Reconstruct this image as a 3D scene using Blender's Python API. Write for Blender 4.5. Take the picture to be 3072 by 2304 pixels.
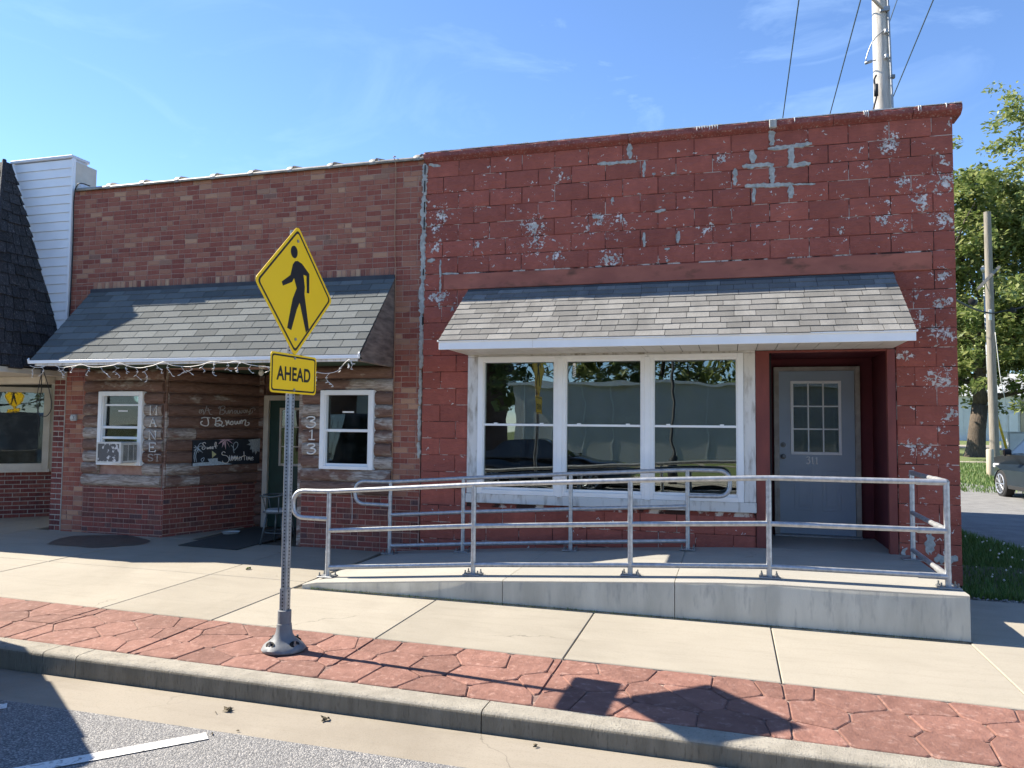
import bpy, bmesh, math, random
from mathutils import Vector, Matrix, Euler
from mathutils.geometry import tessellate_polygon
for _o in list(bpy.data.objects): bpy.data.objects.remove(_o)
SC = bpy.context.scene
R = math.radians
# ---------------------------------------------------------------- camera
CAMP = Vector((0.0, -8.818, 1.247)); YAW = .2752; PIT = .0559; ROL = .0098
cd = bpy.data.cameras.new('camera'); cam = bpy.data.objects.new('camera', cd); SC.collection.objects.link(cam)
cd.sensor_width = 36; cd.lens = 2297.9/3072*36; cd.clip_start = .05; cd.clip_end = 3000
fw = Vector((-math.sin(YAW)*math.cos(PIT), math.cos(YAW)*math.cos(PIT), math.sin(PIT)))
rt = Vector((math.cos(YAW), math.sin(YAW), 0)); up = rt.cross(fw)
r2 = rt*math.cos(ROL)+up*math.sin(ROL); u2 = up*math.cos(ROL)-rt*math.sin(ROL)
cam.matrix_world = Matrix(((r2.x,u2.x,-fw.x,CAMP.x),(r2.y,u2.y,-fw.y,CAMP.y),(r2.z,u2.z,-fw.z,CAMP.z),(0,0,0,1)))
SC.camera = cam
# ---------------------------------------------------------------- sky and sun
SUNV = Vector((-3.49, .33, 3.14)).normalized()          # towards the sun
SC.world = bpy.data.worlds.new('World'); SC.world.use_nodes = True
nt = SC.world.node_tree; nt.nodes.clear()
wo = nt.nodes.new('ShaderNodeOutputWorld'); bg = nt.nodes.new('ShaderNodeBackground'); sky = nt.nodes.new('ShaderNodeTexSky')
sky.sky_type = 'NISHITA'; sky.sun_disc = False
sky.sun_elevation = math.asin(SUNV.z); sky.sun_rotation = math.atan2(SUNV.x, SUNV.y) % (2*math.pi)
sky.altitude = 200; sky.air_density = .78; sky.dust_density = .0; sky.ozone_density = 6.0
# thin cirrus wisps all over the sky
tc = nt.nodes.new('ShaderNodeTexCoord'); mp = nt.nodes.new('ShaderNodeMapping'); mp.inputs['Scale'].default_value = (1.6, 1.0, 4.2); mp.inputs['Rotation'].default_value = (.2, .5, .3)
n1 = nt.nodes.new('ShaderNodeTexNoise'); n1.inputs['Scale'].default_value = 2.6; n1.inputs['Detail'].default_value = 9; n1.inputs['Roughness'].default_value = .62; n1.inputs['Distortion'].default_value = .9
n2 = nt.nodes.new('ShaderNodeTexNoise'); n2.inputs['Scale'].default_value = 1.7; n2.inputs['Detail'].default_value = 2
r1 = nt.nodes.new('ShaderNodeMapRange'); r1.inputs[1].default_value = .53; r1.inputs[2].default_value = .85
r3 = nt.nodes.new('ShaderNodeMapRange'); r3.inputs[1].default_value = .45; r3.inputs[2].default_value = .7
mu = nt.nodes.new('ShaderNodeMath'); mu.operation = 'MULTIPLY'; mu2 = nt.nodes.new('ShaderNodeMath'); mu2.operation = 'MULTIPLY'; mu2.inputs[1].default_value = .34
mx = nt.nodes.new('ShaderNodeMixRGB'); mx.inputs[2].default_value = (4.2, 5.6, 7.0, 1)
L = nt.links.new
L(tc.outputs['Generated'], mp.inputs[0]); L(mp.outputs[0], n1.inputs['Vector']); L(tc.outputs['Generated'], n2.inputs['Vector'])
L(n1.outputs[0], r1.inputs[0]); L(n2.outputs[0], r3.inputs[0]); L(r1.outputs[0], mu.inputs[0]); L(r3.outputs[0], mu.inputs[1]); L(mu.outputs[0], mu2.inputs[0])
L(mu2.outputs[0], mx.inputs[0]); L(sky.outputs[0], mx.inputs[1]); L(mx.outputs[0], bg.inputs[0]); L(bg.outputs[0], wo.inputs[0])
bg.inputs[1].default_value = .061
sl = bpy.data.lights.new('sun', 'SUN'); sl.energy = 2.8; sl.angle = R(.53); sl.color = (1, .91, .77)
so = bpy.data.objects.new('sun', sl); SC.collection.objects.link(so); so.rotation_euler = SUNV.to_track_quat('Z', 'Y').to_euler(); so.location = (-20, 5, 30)
SC.view_settings.view_transform = 'Standard'; SC.view_settings.look = 'None'; SC.view_settings.gamma = 1; SC.view_settings.exposure = 2.3
SC.view_settings.use_curve_mapping = False
SC.render.engine = 'CYCLES'

# ---------------------------------------------------------------- helpers
COL = SC.collection
rnd = random.Random(7)
def U(a, b): return rnd.uniform(a, b)
def tag(o, label=None, cat=None, group=None, kind=None):
    if label: o['label'] = label
    if cat: o['category'] = cat
    if group: o['group'] = group
    if kind: o['kind'] = kind
    return o
def empty(name, loc=(0,0,0), label=None, cat=None, group=None, kind=None, rz=0):
    o = bpy.data.objects.new(name, None); COL.objects.link(o); o.location = loc; o.rotation_euler = (0,0,rz); o.empty_display_size = .1
    return tag(o, label, cat, group, kind)
def link(name, me, parent=None, loc=(0,0,0), rot=(0,0,0), sc=(1,1,1)):
    """parent must be an Empty/mesh; loc is in the parent's own frame"""
    o = bpy.data.objects.new(name, me); COL.objects.link(o)
    o.location = loc; o.rotation_euler = rot; o.scale = sc
    if parent is not None: o.parent = parent
    return o
def wlink(name, me, parent, m=None):
    """mesh given in world coordinates under a parent that may sit elsewhere"""
    o = bpy.data.objects.new(name, me); COL.objects.link(o)
    if parent is not None:
        o.parent = parent; mw = Matrix.Identity(4); q = parent
        while q is not None: mw = Matrix.LocRotScale(q.location, q.rotation_euler, q.scale) @ mw; q = q.parent
        o.matrix_local = mw.inverted() @ (m if m is not None else Matrix.Identity(4))
    elif m is not None: o.matrix_world = m
    return o
class MB:
    def __init__(s): s.v = []; s.f = []; s.sm = False
    def add(s, vs, fs):
        k = len(s.v); s.v += [tuple(v) for v in vs]; s.f += [tuple(i+k for i in f) for f in fs]; return s
    def box(s, x0, x1, y0, y1, z0, z1):
        return s.add([(x0,y0,z0),(x1,y0,z0),(x1,y1,z0),(x0,y1,z0),(x0,y0,z1),(x1,y0,z1),(x1,y1,z1),(x0,y1,z1)],
                     [(0,3,2,1),(4,5,6,7),(0,1,5,4),(1,2,6,5),(2,3,7,6),(3,0,4,7)])
    def bbox(s, x0, x1, y0, y1, z0, z1, b=.006):
        """box with chamfered edges"""
        bm = bmesh.new(); bmesh.ops.create_cube(bm, size=1)
        for v in bm.verts: v.co = Vector(((x0+x1)/2+v.co.x*(x1-x0), (y0+y1)/2+v.co.y*(y1-y0), (z0+z1)/2+v.co.z*(z1-z0)))
        bmesh.ops.bevel(bm, geom=list(bm.edges), offset=b, segments=1, affect='EDGES', profile=.5)
        bm.verts.index_update(); s.add([v.co[:] for v in bm.verts], [[v.index for v in f.verts] for f in bm.faces]); bm.free(); return s
    def tube(s, pts, r, n=10, closed=False, caps=True):
        pts = [Vector(p) for p in pts]; N = len(pts); rr = r if isinstance(r, (list, tuple)) else [r]*N
        k = len(s.v); pu = None
        for i, p in enumerate(pts):
            if closed: t = (pts[(i+1) % N]-pts[i-1]).normalized()
            else: t = (pts[min(i+1, N-1)]-pts[max(i-1, 0)]).normalized()
            if pu is None: pu = t.cross(Vector((0,0,1)) if abs(t.z) < .9 else Vector((1,0,0))).normalized()
            else: pu = (pu-t*pu.dot(t)).normalized()
            w = t.cross(pu)
            for j in range(n):
                a = 2*math.pi*j/n; s.v.append(tuple(p+pu*math.cos(a)*rr[i]+w*math.sin(a)*rr[i]))
        for i in range(N if closed else N-1):
            a0 = k+i*n; b0 = k+((i+1) % N)*n
            for j in range(n): s.f.append((a0+j, a0+(j+1) % n, b0+(j+1) % n, b0+j))
        if caps and not closed: s.f.append(tuple(k+j for j in reversed(range(n)))); s.f.append(tuple(k+(N-1)*n+j for j in range(n)))
        return s
    def lathe(s, prof, c=(0,0,0), n=20, fn=None):
        k = len(s.v); c = Vector(c)
        for (r, z) in prof:
            for j in range(n):
                a = 2*math.pi*j/n; q = r*(fn(a, z, r) if fn else 1); s.v.append((c.x+q*math.cos(a), c.y+q*math.sin(a), c.z+z))
        for i in range(len(prof)-1):
            for j in range(n): s.f.append((k+i*n+j, k+i*n+(j+1) % n, k+(i+1)*n+(j+1) % n, k+(i+1)*n+j))
        s.f.append(tuple(k+j for j in reversed(range(n)))); s.f.append(tuple(k+(len(prof)-1)*n+j for j in range(n))); return s
    def prism(s, poly, fn, d0, d1):
        """polygon in 2D, fn(u,v,d) -> 3D point; extruded d0..d1"""
        k = len(s.v); n = len(poly)
        for d in (d0, d1): s.v += [tuple(fn(u, v, d)) for (u, v) in poly]
        for tr in tessellate_polygon([[Vector((u, v, 0)) for u, v in poly]]):
            s.f.append(tuple(k+i for i in tr)); s.f.append(tuple(k+n+i for i in reversed(tr)))
        for i in range(n): j = (i+1) % n; s.f.append((k+i, k+j, k+n+j, k+n+i))
        return s
    def mesh(s, name, mat, smooth=False, auto=None):
        me = bpy.data.meshes.new(name); me.from_pydata(s.v, [], s.f)
        bm = bmesh.new(); bm.from_mesh(me); bmesh.ops.recalc_face_normals(bm, faces=bm.faces); bm.to_mesh(me); bm.free()
        if mat: me.materials.append(mat)
        if smooth:
            me.polygons.foreach_set('use_smooth', [True]*len(me.polygons))
            if auto: me.set_sharp_from_angle(angle=R(auto))
        me.update(); return me
    def build(s, name, mat, parent=None, smooth=False, auto=None):
        return wlink(name, s.mesh(name, mat, smooth, auto), parent)
def rounded(pts, r, n=5):
    """round the corners of a 3D polyline"""
    pts = [Vector(p) for p in pts]; out = [pts[0]]
    for i in range(1, len(pts)-1):
        a, b, c = pts[i-1], pts[i], pts[i+1]; d1 = (a-b); d2 = (c-b); q = min(r, d1.length*.49, d2.length*.49)
        p0 = b+d1.normalized()*q; p1 = b+d2.normalized()*q
        for k in range(n+1):
            t = k/n; out.append(p0*(1-t)**2+b*2*t*(1-t)+p1*t*t)
    return out+[pts[-1]]
def smoothline(pts, n=4):
    """Catmull-Rom through 2D/3D points"""
    P = [Vector(p) for p in pts]; out = []
    for i in range(len(P)-1):
        p0 = P[max(i-1, 0)]; p1 = P[i]; p2 = P[i+1]; p3 = P[min(i+2, len(P)-1)]
        for k in range(n):
            t = k/n; out.append(.5*((2*p1)+(p2-p0)*t+(2*p0-5*p1+4*p2-p3)*t*t+(3*p1-p0-3*p2+p3)*t**3))
    return out+[P[-1]]

# ---------------------------------------------------------------- materials
class NT:
    def __init__(s, name):
        s.m = bpy.data.materials.new(name); s.m.use_nodes = True; s.t = s.m.node_tree; s.b = s.t.nodes['Principled BSDF']; s.out = s.t.nodes['Material Output']
    def n(s, typ, **kw):
        o = s.t.nodes.new(typ)
        for k, v in kw.items(): setattr(o, k, v)
        return o
    def l(s, a, b): s.t.links.new(a, b)
    def pos(s, sc=(1,1,1), rot=(0,0,0), obj=False):
        if obj: g = s.n('ShaderNodeTexCoord').outputs['Object']
        else: g = s.n('ShaderNodeNewGeometry').outputs['Position']
        m = s.n('ShaderNodeMapping'); m.inputs['Scale'].default_value = sc; m.inputs['Rotation'].default_value = rot; s.l(g, m.inputs[0]); return m.outputs[0]
    def noise(s, vec, scale, detail=5, rough=.55, dist=0):
        o = s.n('ShaderNodeTexNoise'); o.inputs['Scale'].default_value = scale; o.inputs['Detail'].default_value = detail; o.inputs['Roughness'].default_value = rough; o.inputs['Distortion'].default_value = dist
        s.l(vec, o.inputs['Vector']); return o.outputs[0]
    def rng(s, v, a, b, c=0, d=1):
        o = s.n('ShaderNodeMapRange'); o.inputs[1].default_value = a; o.inputs[2].default_value = b; o.inputs[3].default_value = c; o.inputs[4].default_value = d; s.l(v, o.inputs[0]); return o.outputs[0]
    def math(s, op, a, b=None):
        o = s.n('ShaderNodeMath', operation=op)
        for i, q in enumerate((a, b)):
            if q is None: continue
            if isinstance(q, (int, float)): o.inputs[i].default_value = q
            else: s.l(q, o.inputs[i])
        return o.outputs[0]
    def mix(s, f, a, b, bt='MIX'):
        o = s.n('ShaderNodeMixRGB', blend_type=bt)
        for i, q in enumerate((f, a, b)):
            if isinstance(q, (int, float)): o.inputs[i].default_value = q
            elif isinstance(q, (tuple, list)): o.inputs[i].default_value = tuple(q)+(1,) if len(q) == 3 else q
            else: s.l(q, o.inputs[i])
        return o.outputs[0]
    def ramp(s, v, stops, interp='LINEAR'):
        o = s.n('ShaderNodeValToRGB'); o.color_ramp.interpolation = interp; e = o.color_ramp.elements
        while len(e) < len(stops): e.new(.5)
        for el, (p, c) in zip(e, stops): el.position = p; el.color = tuple(c)+(1,)
        s.l(v, o.inputs[0]); return o.outputs[0]
    def bump(s, h, dist=.01, st=1.0, prev=None):
        o = s.n('ShaderNodeBump'); o.inputs['Distance'].default_value = dist; o.inputs['Strength'].default_value = st; s.l(h, o.inputs['Height'])
        if prev is not None: s.l(prev, o.inputs['Normal'])
        s.l(o.outputs[0], s.b.inputs['Normal']); return o.outputs[0]
    def col(s, c):
        if isinstance(c, (tuple, list)): s.b.inputs['Base Color'].default_value = tuple(c)+(1,)
        else: s.l(c, s.b.inputs['Base Color'])
    def rough(s, r):
        if isinstance(r, (int, float)): s.b.inputs['Roughness'].default_value = r
        else: s.l(r, s.b.inputs['Roughness'])
    def each(s):
        """one random value for every separate piece, object or island"""
        a = s.n('ShaderNodeObjectInfo').outputs['Random']; b = s.n('ShaderNodeNewGeometry').outputs['Random Per Island']
        return s.math('FRACT', s.math('ADD', a, b))
def pm(name, c1, c2=None, scale=6, rough=.8, bump=.0, bscale=60, metal=0, stretch=(1,1,1), each=0, spec=.4, detail=6, lo=.35, hi=.65, c3=None, s3=60, obj=False):
    """plain procedural material: two tones by noise, optional fine speckle, optional tone per piece, fine relief"""
    k = NT(name); v = k.pos(stretch, obj=obj); c2 = c2 or tuple(x*.8 for x in c1)
    c = k.mix(k.rng(k.noise(v, scale, detail), lo, hi), c1, c2)
    if c3: c = k.mix(k.rng(k.noise(v, s3, 3, .6), .55, .75), c, c3)
    if each: c = k.mix(1, c, k.ramp(k.each(), [(0, (1-each,)*3), (1, (1+each*.6,)*3)]), 'MULTIPLY')
    k.col(c); k.rough(rough); k.b.inputs['Metallic'].default_value = metal; k.b.inputs['Specular IOR Level'].default_value = spec
    if bump: k.bump(k.noise(v, bscale, 6, .65), bump)
    return k.m
M = {}
def block_paint(name, peel, base, base2):
    k = NT(name); v = k.pos()
    red = k.mix(k.rng(k.noise(v, 1.3, 6, .6), .3, .7), base, base2)
    red = k.mix(k.math('MULTIPLY', k.rng(k.noise(v, 7, 7, .72), .48, .72), .5), red, tuple(x*1.35 for x in base))
    red = k.mix(k.math('MULTIPLY', k.rng(k.noise(k.pos((2.2, 1, .5)), 2.4, 5, .65), .55, .75), .4), red, tuple(x*.55 for x in base2))
    red = k.mix(1, red, k.ramp(k.each(), [(0, (.86,)*3), (1, (1.12,)*3)]), 'MULTIPLY')
    nv = k.noise(v, 5.5, 4, .6, .3); fine = k.noise(v, 30, 5, .58, .6)
    # separate little chips: cells of a warped Voronoi field
    wv = k.n('ShaderNodeVectorMath', operation='ADD'); nz = k.n('ShaderNodeTexNoise'); nz.inputs['Scale'].default_value = 26; nz.inputs['Detail'].default_value = 5
    sc_ = k.n('ShaderNodeVectorMath', operation='SCALE'); sc_.inputs['Scale'].default_value = .11; k.l(v, nz.inputs['Vector']); k.l(nz.outputs['Color'], sc_.inputs[0]); k.l(k.pos((.75, 1, 1.15)), wv.inputs[0]); k.l(sc_.outputs[0], wv.inputs[1])
    vo = k.n('ShaderNodeTexVoronoi'); vo.inputs['Scale'].default_value = 34; vo.inputs['Randomness'].default_value = 1; k.l(wv.outputs[0], vo.inputs['Vector'])
    sp_ = k.n('ShaderNodeSeparateColor'); k.l(vo.outputs['Color'], sp_.inputs[0])
    base_d = k.rng(nv, .40, .70)
    if peel:
        dens = None; g = k.n('ShaderNodeNewGeometry').outputs['Position']; sp = k.n('ShaderNodeSeparateXYZ'); k.l(g, sp.inputs[0]); cb = k.n('ShaderNodeCombineXYZ'); k.l(sp.outputs[0], cb.inputs[0]); k.l(sp.outputs[2], cb.inputs[2])
        wn = k.n('ShaderNodeTexNoise'); wn.inputs['Scale'].default_value = 7; wn.inputs['Detail'].default_value = 4; k.l(v, wn.inputs['Vector']); ws = k.n('ShaderNodeVectorMath', operation='MULTIPLY_ADD'); ws.inputs[1].default_value = (.5, 0, .24); ws.inputs[2].default_value = (-.25, 0, -.12); k.l(wn.outputs['Color'], ws.inputs[0]); wa = k.n('ShaderNodeVectorMath', operation='ADD'); k.l(cb.outputs[0], wa.inputs[0]); k.l(ws.outputs[0], wa.inputs[1])
        for (bx_, bz_, br) in BL:
            d = k.n('ShaderNodeVectorMath', operation='DISTANCE'); k.l(wa.outputs[0], d.inputs[0]); d.inputs[1].default_value = (bx_, 0, bz_)
            q = k.rng(d.outputs['Value'], br*.3, br*1.5, 1, 0)
            dens = q if dens is None else k.math('MAXIMUM', dens, q)
        chipd = k.math('ADD', k.math('MULTIPLY', dens, .42), k.math('MULTIPLY', base_d, .17))
        smear_m = k.rng(k.math('SUBTRACT', fine, k.rng(dens, 0, 1, .80, .46)), 0, .02)
    else:
        chipd = k.math('MULTIPLY', base_d, .05); smear_m = k.rng(fine, .80, .82)
    chip = k.math('MULTIPLY', k.math('LESS_THAN', sp_.outputs[0], chipd), k.math('LESS_THAN', vo.outputs['Distance'], k.rng(sp_.outputs[1], 0, 1, .10, .52)))
    mask = k.math('MAXIMUM', smear_m, chip)
    pale = k.mix(k.rng(k.noise(v, 11, 4), .42, .6), (.84, .76, .71), (.55, .51, .46))
    k.col(k.mix(mask, red, pale)); k.bump(k.math('SUBTRACT', k.math('MULTIPLY', k.noise(k.pos((.8, 1, 1.9)), 9, 8, .74), 1.9), k.math('MULTIPLY', mask, .5)), .022 if peel else .012, 1.0)
    k.rough(.62); k.b.inputs['Specular IOR Level'].default_value = .3
    return k.m
def concrete(name, c1, c2, dark, bump=.002):
    """worn concrete: broad tone, drag marks, stains, speckle, hair cracks and gum spots"""
    k = NT(name); v = k.pos(); c = k.mix(k.rng(k.noise(v, 1.1, 6, .6), .3, .7), c1, c2)
    c = k.mix(k.math('MULTIPLY', k.rng(k.noise(k.pos((.7, 5, 1)), 2.2, 5, .7), .5, .8), .35), c, dark)
    c = k.mix(k.math('MULTIPLY', k.rng(k.noise(v, .55, 5, .65, .8), .5, .75), .5), c, dark)
    c = k.mix(k.math('MULTIPLY', k.rng(k.noise(v, 90, 3, .7), .52, .72), .45), c, dark)
    w = k.n('ShaderNodeVectorMath', operation='ADD'); nz = k.n('ShaderNodeTexNoise'); nz.inputs['Scale'].default_value = 3; nz.inputs['Detail'].default_value = 6; k.l(v, nz.inputs['Vector'])
    s2 = k.n('ShaderNodeVectorMath', operation='SCALE'); s2.inputs['Scale'].default_value = .45; k.l(nz.outputs['Color'], s2.inputs[0]); k.l(v, w.inputs[0]); k.l(s2.outputs[0], w.inputs[1])
    vo = k.n('ShaderNodeTexVoronoi', feature='DISTANCE_TO_EDGE'); vo.inputs['Scale'].default_value = .55; k.l(w.outputs[0], vo.inputs['Vector'])
    cr = k.math('MULTIPLY', k.rng(vo.outputs['Distance'], .0015, .004, 1, 0), k.rng(k.noise(v, .8, 2), .58, .66)); c = k.mix(k.math('MULTIPLY', cr, .4), c, tuple(x*.35 for x in dark))
    sp = k.n('ShaderNodeTexVoronoi'); sp.inputs['Scale'].default_value = 2.6; k.l(v, sp.inputs['Vector']); se = k.n('ShaderNodeSeparateColor'); k.l(sp.outputs['Color'], se.inputs[0])
    gum = k.math('MULTIPLY', k.math('LESS_THAN', se.outputs[0], .22), k.math('LESS_THAN', sp.outputs['Distance'], k.rng(se.outputs[1], 0, 1, .015, .05))); c = k.mix(k.math('MULTIPLY', gum, .55), c, tuple(x*.5 for x in dark))
    c = k.mix(1, c, k.ramp(k.each(), [(0, (.93,)*3), (1, (1.05,)*3)]), 'MULTIPLY')
    k.col(c); k.rough(.92); k.b.inputs['Specular IOR Level'].default_value = .3; k.bump(k.noise(v, 130, 5, .7), bump); return k.m
def brick_mat(name, stops):
    k = NT(name); c = k.ramp(k.each(), stops)
    v = k.pos((70, 70, 4)); c = k.mix(k.math('MULTIPLY', k.rng(k.noise(v, 1.0, 4, .6), .5, .75), .45), c, (.36, .23, .16))
    st = k.rng(k.noise(k.pos((3, 3, 1.1)), 1.3, 5, .75), .60, .74); c = k.mix(k.math('MULTIPLY', st, .7), c, (.03, .028, .024))
    c = k.mix(k.math('MULTIPLY', k.rng(k.noise(k.pos(), 120, 3), .5, .7), .25), c, (.06, .03, .03))
    k.col(c); k.rough(.85); k.b.inputs['Specular IOR Level'].default_value = .25
    k.bump(k.noise(k.pos((90, 90, 14)), 1.0, 5, .7), .003, .7); return k.m
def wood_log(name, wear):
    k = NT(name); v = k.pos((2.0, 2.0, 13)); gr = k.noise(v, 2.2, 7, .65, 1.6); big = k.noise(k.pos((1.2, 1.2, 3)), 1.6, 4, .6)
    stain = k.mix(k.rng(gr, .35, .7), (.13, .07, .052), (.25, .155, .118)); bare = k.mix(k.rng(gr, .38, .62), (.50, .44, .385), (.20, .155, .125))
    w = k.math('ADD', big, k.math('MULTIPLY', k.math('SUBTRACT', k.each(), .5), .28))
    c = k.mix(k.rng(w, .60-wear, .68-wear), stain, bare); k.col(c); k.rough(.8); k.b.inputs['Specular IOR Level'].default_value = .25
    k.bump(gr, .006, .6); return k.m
def shingle(name, a, b, stain):
    k = NT(name); v = k.pos(); c = k.mix(k.rng(k.noise(v, 130, 3, .7), .3, .7), a, b)
    c = k.mix(1, c, k.ramp(k.each(), [(0, (.72,)*3), (1, (1.16,)*3)]), 'MULTIPLY')
    if stain: c = k.mix(k.math('MULTIPLY', k.rng(k.noise(k.pos((2.5, .7, .7)), 2.0, 5, .6), .48, .7), .55), c, tuple(x*.45 for x in a))
    sp = k.rng(k.noise(v, 55, 2, .5), .79, .8); c = k.mix(k.math('MULTIPLY', sp, .8), c, (.75, .75, .72))
    k.col(c); k.rough(.95); k.b.inputs['Specular IOR Level'].default_value = .15; k.bump(k.noise(v, 160, 3, .7), .004, .6); return k.m
def glass(name, ior=1.7, tint=(.75, .82, .78), wave=.0012, dirt=.03):
    k = NT(name); v = k.pos((1, 1, 1.6)); k.t.nodes.remove(k.b)
    tr = k.n('ShaderNodeBsdfTransparent'); tr.inputs[0].default_value = tint+(1,)
    gl = k.n('ShaderNodeBsdfGlossy'); gl.inputs['Roughness'].default_value = .0; gl.inputs['Color'].default_value = (.93, .96, .95, 1)
    fr = k.n('ShaderNodeFresnel'); fr.inputs[0].default_value = ior
    bp = k.n('ShaderNodeBump'); bp.inputs['Distance'].default_value = wave*10; bp.inputs['Strength'].default_value = .13; k.l(k.noise(v, 2.1, 1, .4), bp.inputs['Height']); k.l(bp.outputs[0], gl.inputs['Normal'])
    ms = k.n('ShaderNodeMixShader'); k.l(fr.outputs[0], ms.inputs[0]); k.l(tr.outputs[0], ms.inputs[1]); k.l(gl.outputs[0], ms.inputs[2])
    df = k.n('ShaderNodeBsdfDiffuse'); df.inputs[0].default_value = (.5, .52, .5, 1); m2 = k.n('ShaderNodeMixShader'); k.l(k.math('MULTIPLY', k.rng(k.noise(k.pos(), 3, 6, .7), .45, .8), dirt), m2.inputs[0])
    k.l(ms.outputs[0], m2.inputs[1]); k.l(df.outputs[0], m2.inputs[2]); k.l(m2.outputs[0], k.out.inputs[0]); return k.m
# measured outlines (metres)
T1=[[(0.45,1.437),(0.474,1.447),(0.491,1.435),(0.489,1.41),(0.469,1.397),(0.451,1.409),(0.458,1.428),(0.481,1.428),(0.501,1.451),(0.515,1.429),(0.52,1.382),(0.543,1.423),(0.567,1.506)],[(0.582,1.475),(0.609,1.406),(0.627,1.381),(0.651,1.384)],[(0.563,1.436),(0.638,1.451)],[(0.746,1.473),(0.77,1.499),(0.779,1.448),(0.77,1.387)],[(0.77,1.486),(0.819,1.51),(0.852,1.495),(0.842,1.465),(0.793,1.448),(0.843,1.443),(0.851,1.411),(0.816,1.388),(0.773,1.39)],[(0.864,1.45),(0.873,1.405),(0.894,1.402),(0.911,1.451),(0.916,1.399)],[(0.927,1.399),(0.936,1.448),(0.938,1.406),(0.958,1.449),(0.976,1.446),(0.981,1.4)],[(1.038,1.447),(1.013,1.443),(1.006,1.414),(1.029,1.405),(1.042,1.447),(1.055,1.405)],[(1.057,1.451),(1.069,1.405),(1.091,1.409),(1.097,1.449),(1.114,1.41),(1.136,1.417),(1.138,1.456)],[(1.194,1.461),(1.168,1.454),(1.165,1.424),(1.188,1.418),(1.201,1.461),(1.218,1.418)],[(1.224,1.468),(1.236,1.432),(1.263,1.436),(1.28,1.479),(1.271,1.419),(1.249,1.392),(1.309,1.42),(1.312,1.454)],[(1.292,1.48),(1.329,1.494),(1.361,1.481),(1.346,1.454)]]
T2=[[(0.488,1.325),(0.532,1.338),(0.622,1.333)],[(0.58,1.336),(0.595,1.292),(0.6,1.248),(0.577,1.219),(0.529,1.222),(0.484,1.243),(0.483,1.272),(0.507,1.284)],[(0.656,1.337),(0.705,1.325),(0.747,1.342),(0.775,1.332),(0.776,1.307),(0.728,1.287),(0.784,1.294),(0.817,1.269),(0.8,1.237),(0.744,1.217),(0.705,1.229),(0.708,1.245),(0.757,1.249),(0.8,1.224),(0.829,1.211),(0.85,1.231)],[(0.716,1.328),(0.714,1.274),(0.709,1.223)],[(0.869,1.302),(0.888,1.263),(0.886,1.228),(0.906,1.276),(0.919,1.302),(0.928,1.251),(0.954,1.248)],[(0.971,1.29),(0.95,1.264),(0.965,1.238),(0.994,1.251),(0.989,1.284),(0.971,1.29)],[(1.021,1.297),(1.027,1.251),(1.052,1.252),(1.062,1.291),(1.074,1.258),(1.1,1.259),(1.102,1.298)],[(1.111,1.252),(1.121,1.298),(1.143,1.305),(1.141,1.252)],[(1.14,1.285),(1.184,1.312),(1.207,1.299),(1.194,1.24),(1.224,1.227),(1.261,1.247),(1.261,1.27),(1.238,1.273)]]
T3=[[(0.559,0.967),(0.538,0.986),(0.511,0.971),(0.525,0.946),(0.55,0.92),(0.544,0.892),(0.514,0.886),(0.503,0.909),(0.526,0.921)],[(0.577,0.92),(0.585,0.888),(0.598,0.913),(0.609,0.891),(0.619,0.919)],[(0.623,0.903),(0.643,0.909),(0.639,0.922),(0.626,0.916),(0.63,0.894),(0.651,0.897)],[(0.656,0.903),(0.677,0.909),(0.673,0.922),(0.659,0.916),(0.663,0.893),(0.684,0.896)],[(0.698,0.937),(0.707,0.981),(0.725,0.975),(0.713,0.905),(0.734,0.905)],[(0.688,0.925),(0.747,0.933)],[(0.871,0.832),(0.845,0.849),(0.818,0.83),(0.829,0.801),(0.894,0.787),(0.931,0.747),(0.926,0.702),(0.883,0.678),(0.84,0.692),(0.829,0.718)],[(0.941,0.792),(0.946,0.727),(0.965,0.72),(0.973,0.791),(0.979,0.717)],[(0.994,0.713),(0.995,0.784),(1.012,0.726),(1.021,0.784),(1.034,0.712)],[(1.044,0.712),(1.045,0.783),(1.061,0.724),(1.07,0.782),(1.084,0.71)],[(1.103,0.742),(1.124,0.755),(1.113,0.768),(1.099,0.749),(1.107,0.716),(1.129,0.722)],[(1.141,0.719),(1.143,0.768),(1.165,0.77)],[(1.177,0.845),(1.193,0.714)],[(1.165,0.777),(1.213,0.782)],[(1.225,0.772),(1.23,0.713)],[(1.249,0.709),(1.251,0.768),(1.271,0.721),(1.281,0.767),(1.295,0.708)],[(1.305,0.73),(1.339,0.743),(1.327,0.76),(1.305,0.744),(1.31,0.714),(1.347,0.719)]]
DRW=[[(0.399,0.712),(0.386,0.786),(0.4,0.861),(0.426,0.904)],[(0.426,0.711),(0.41,0.786),(0.421,0.848),(0.446,0.891)],[(0.432,0.903),(0.378,0.917)],[(0.432,0.907),(0.391,0.941)],[(0.432,0.91),(0.464,0.965),(0.497,0.974)],[(0.435,0.91),(0.478,0.934),(0.519,0.927)],[(0.432,0.903),(0.383,0.873)],[(0.436,0.903),(0.448,0.841)],[(0.439,0.903),(0.478,0.853)],[(0.442,0.906),(0.516,0.84)],[(1.014,0.874),(0.991,0.914),(0.961,0.94)],[(1.016,0.823),(1.003,0.875),(1.004,0.952),(1.039,0.985),(1.073,0.965),(1.064,0.913),(1.014,0.862)],[(0.506,0.715),(0.495,0.746),(0.538,0.77),(0.533,0.733),(0.51,0.708)]]
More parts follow.
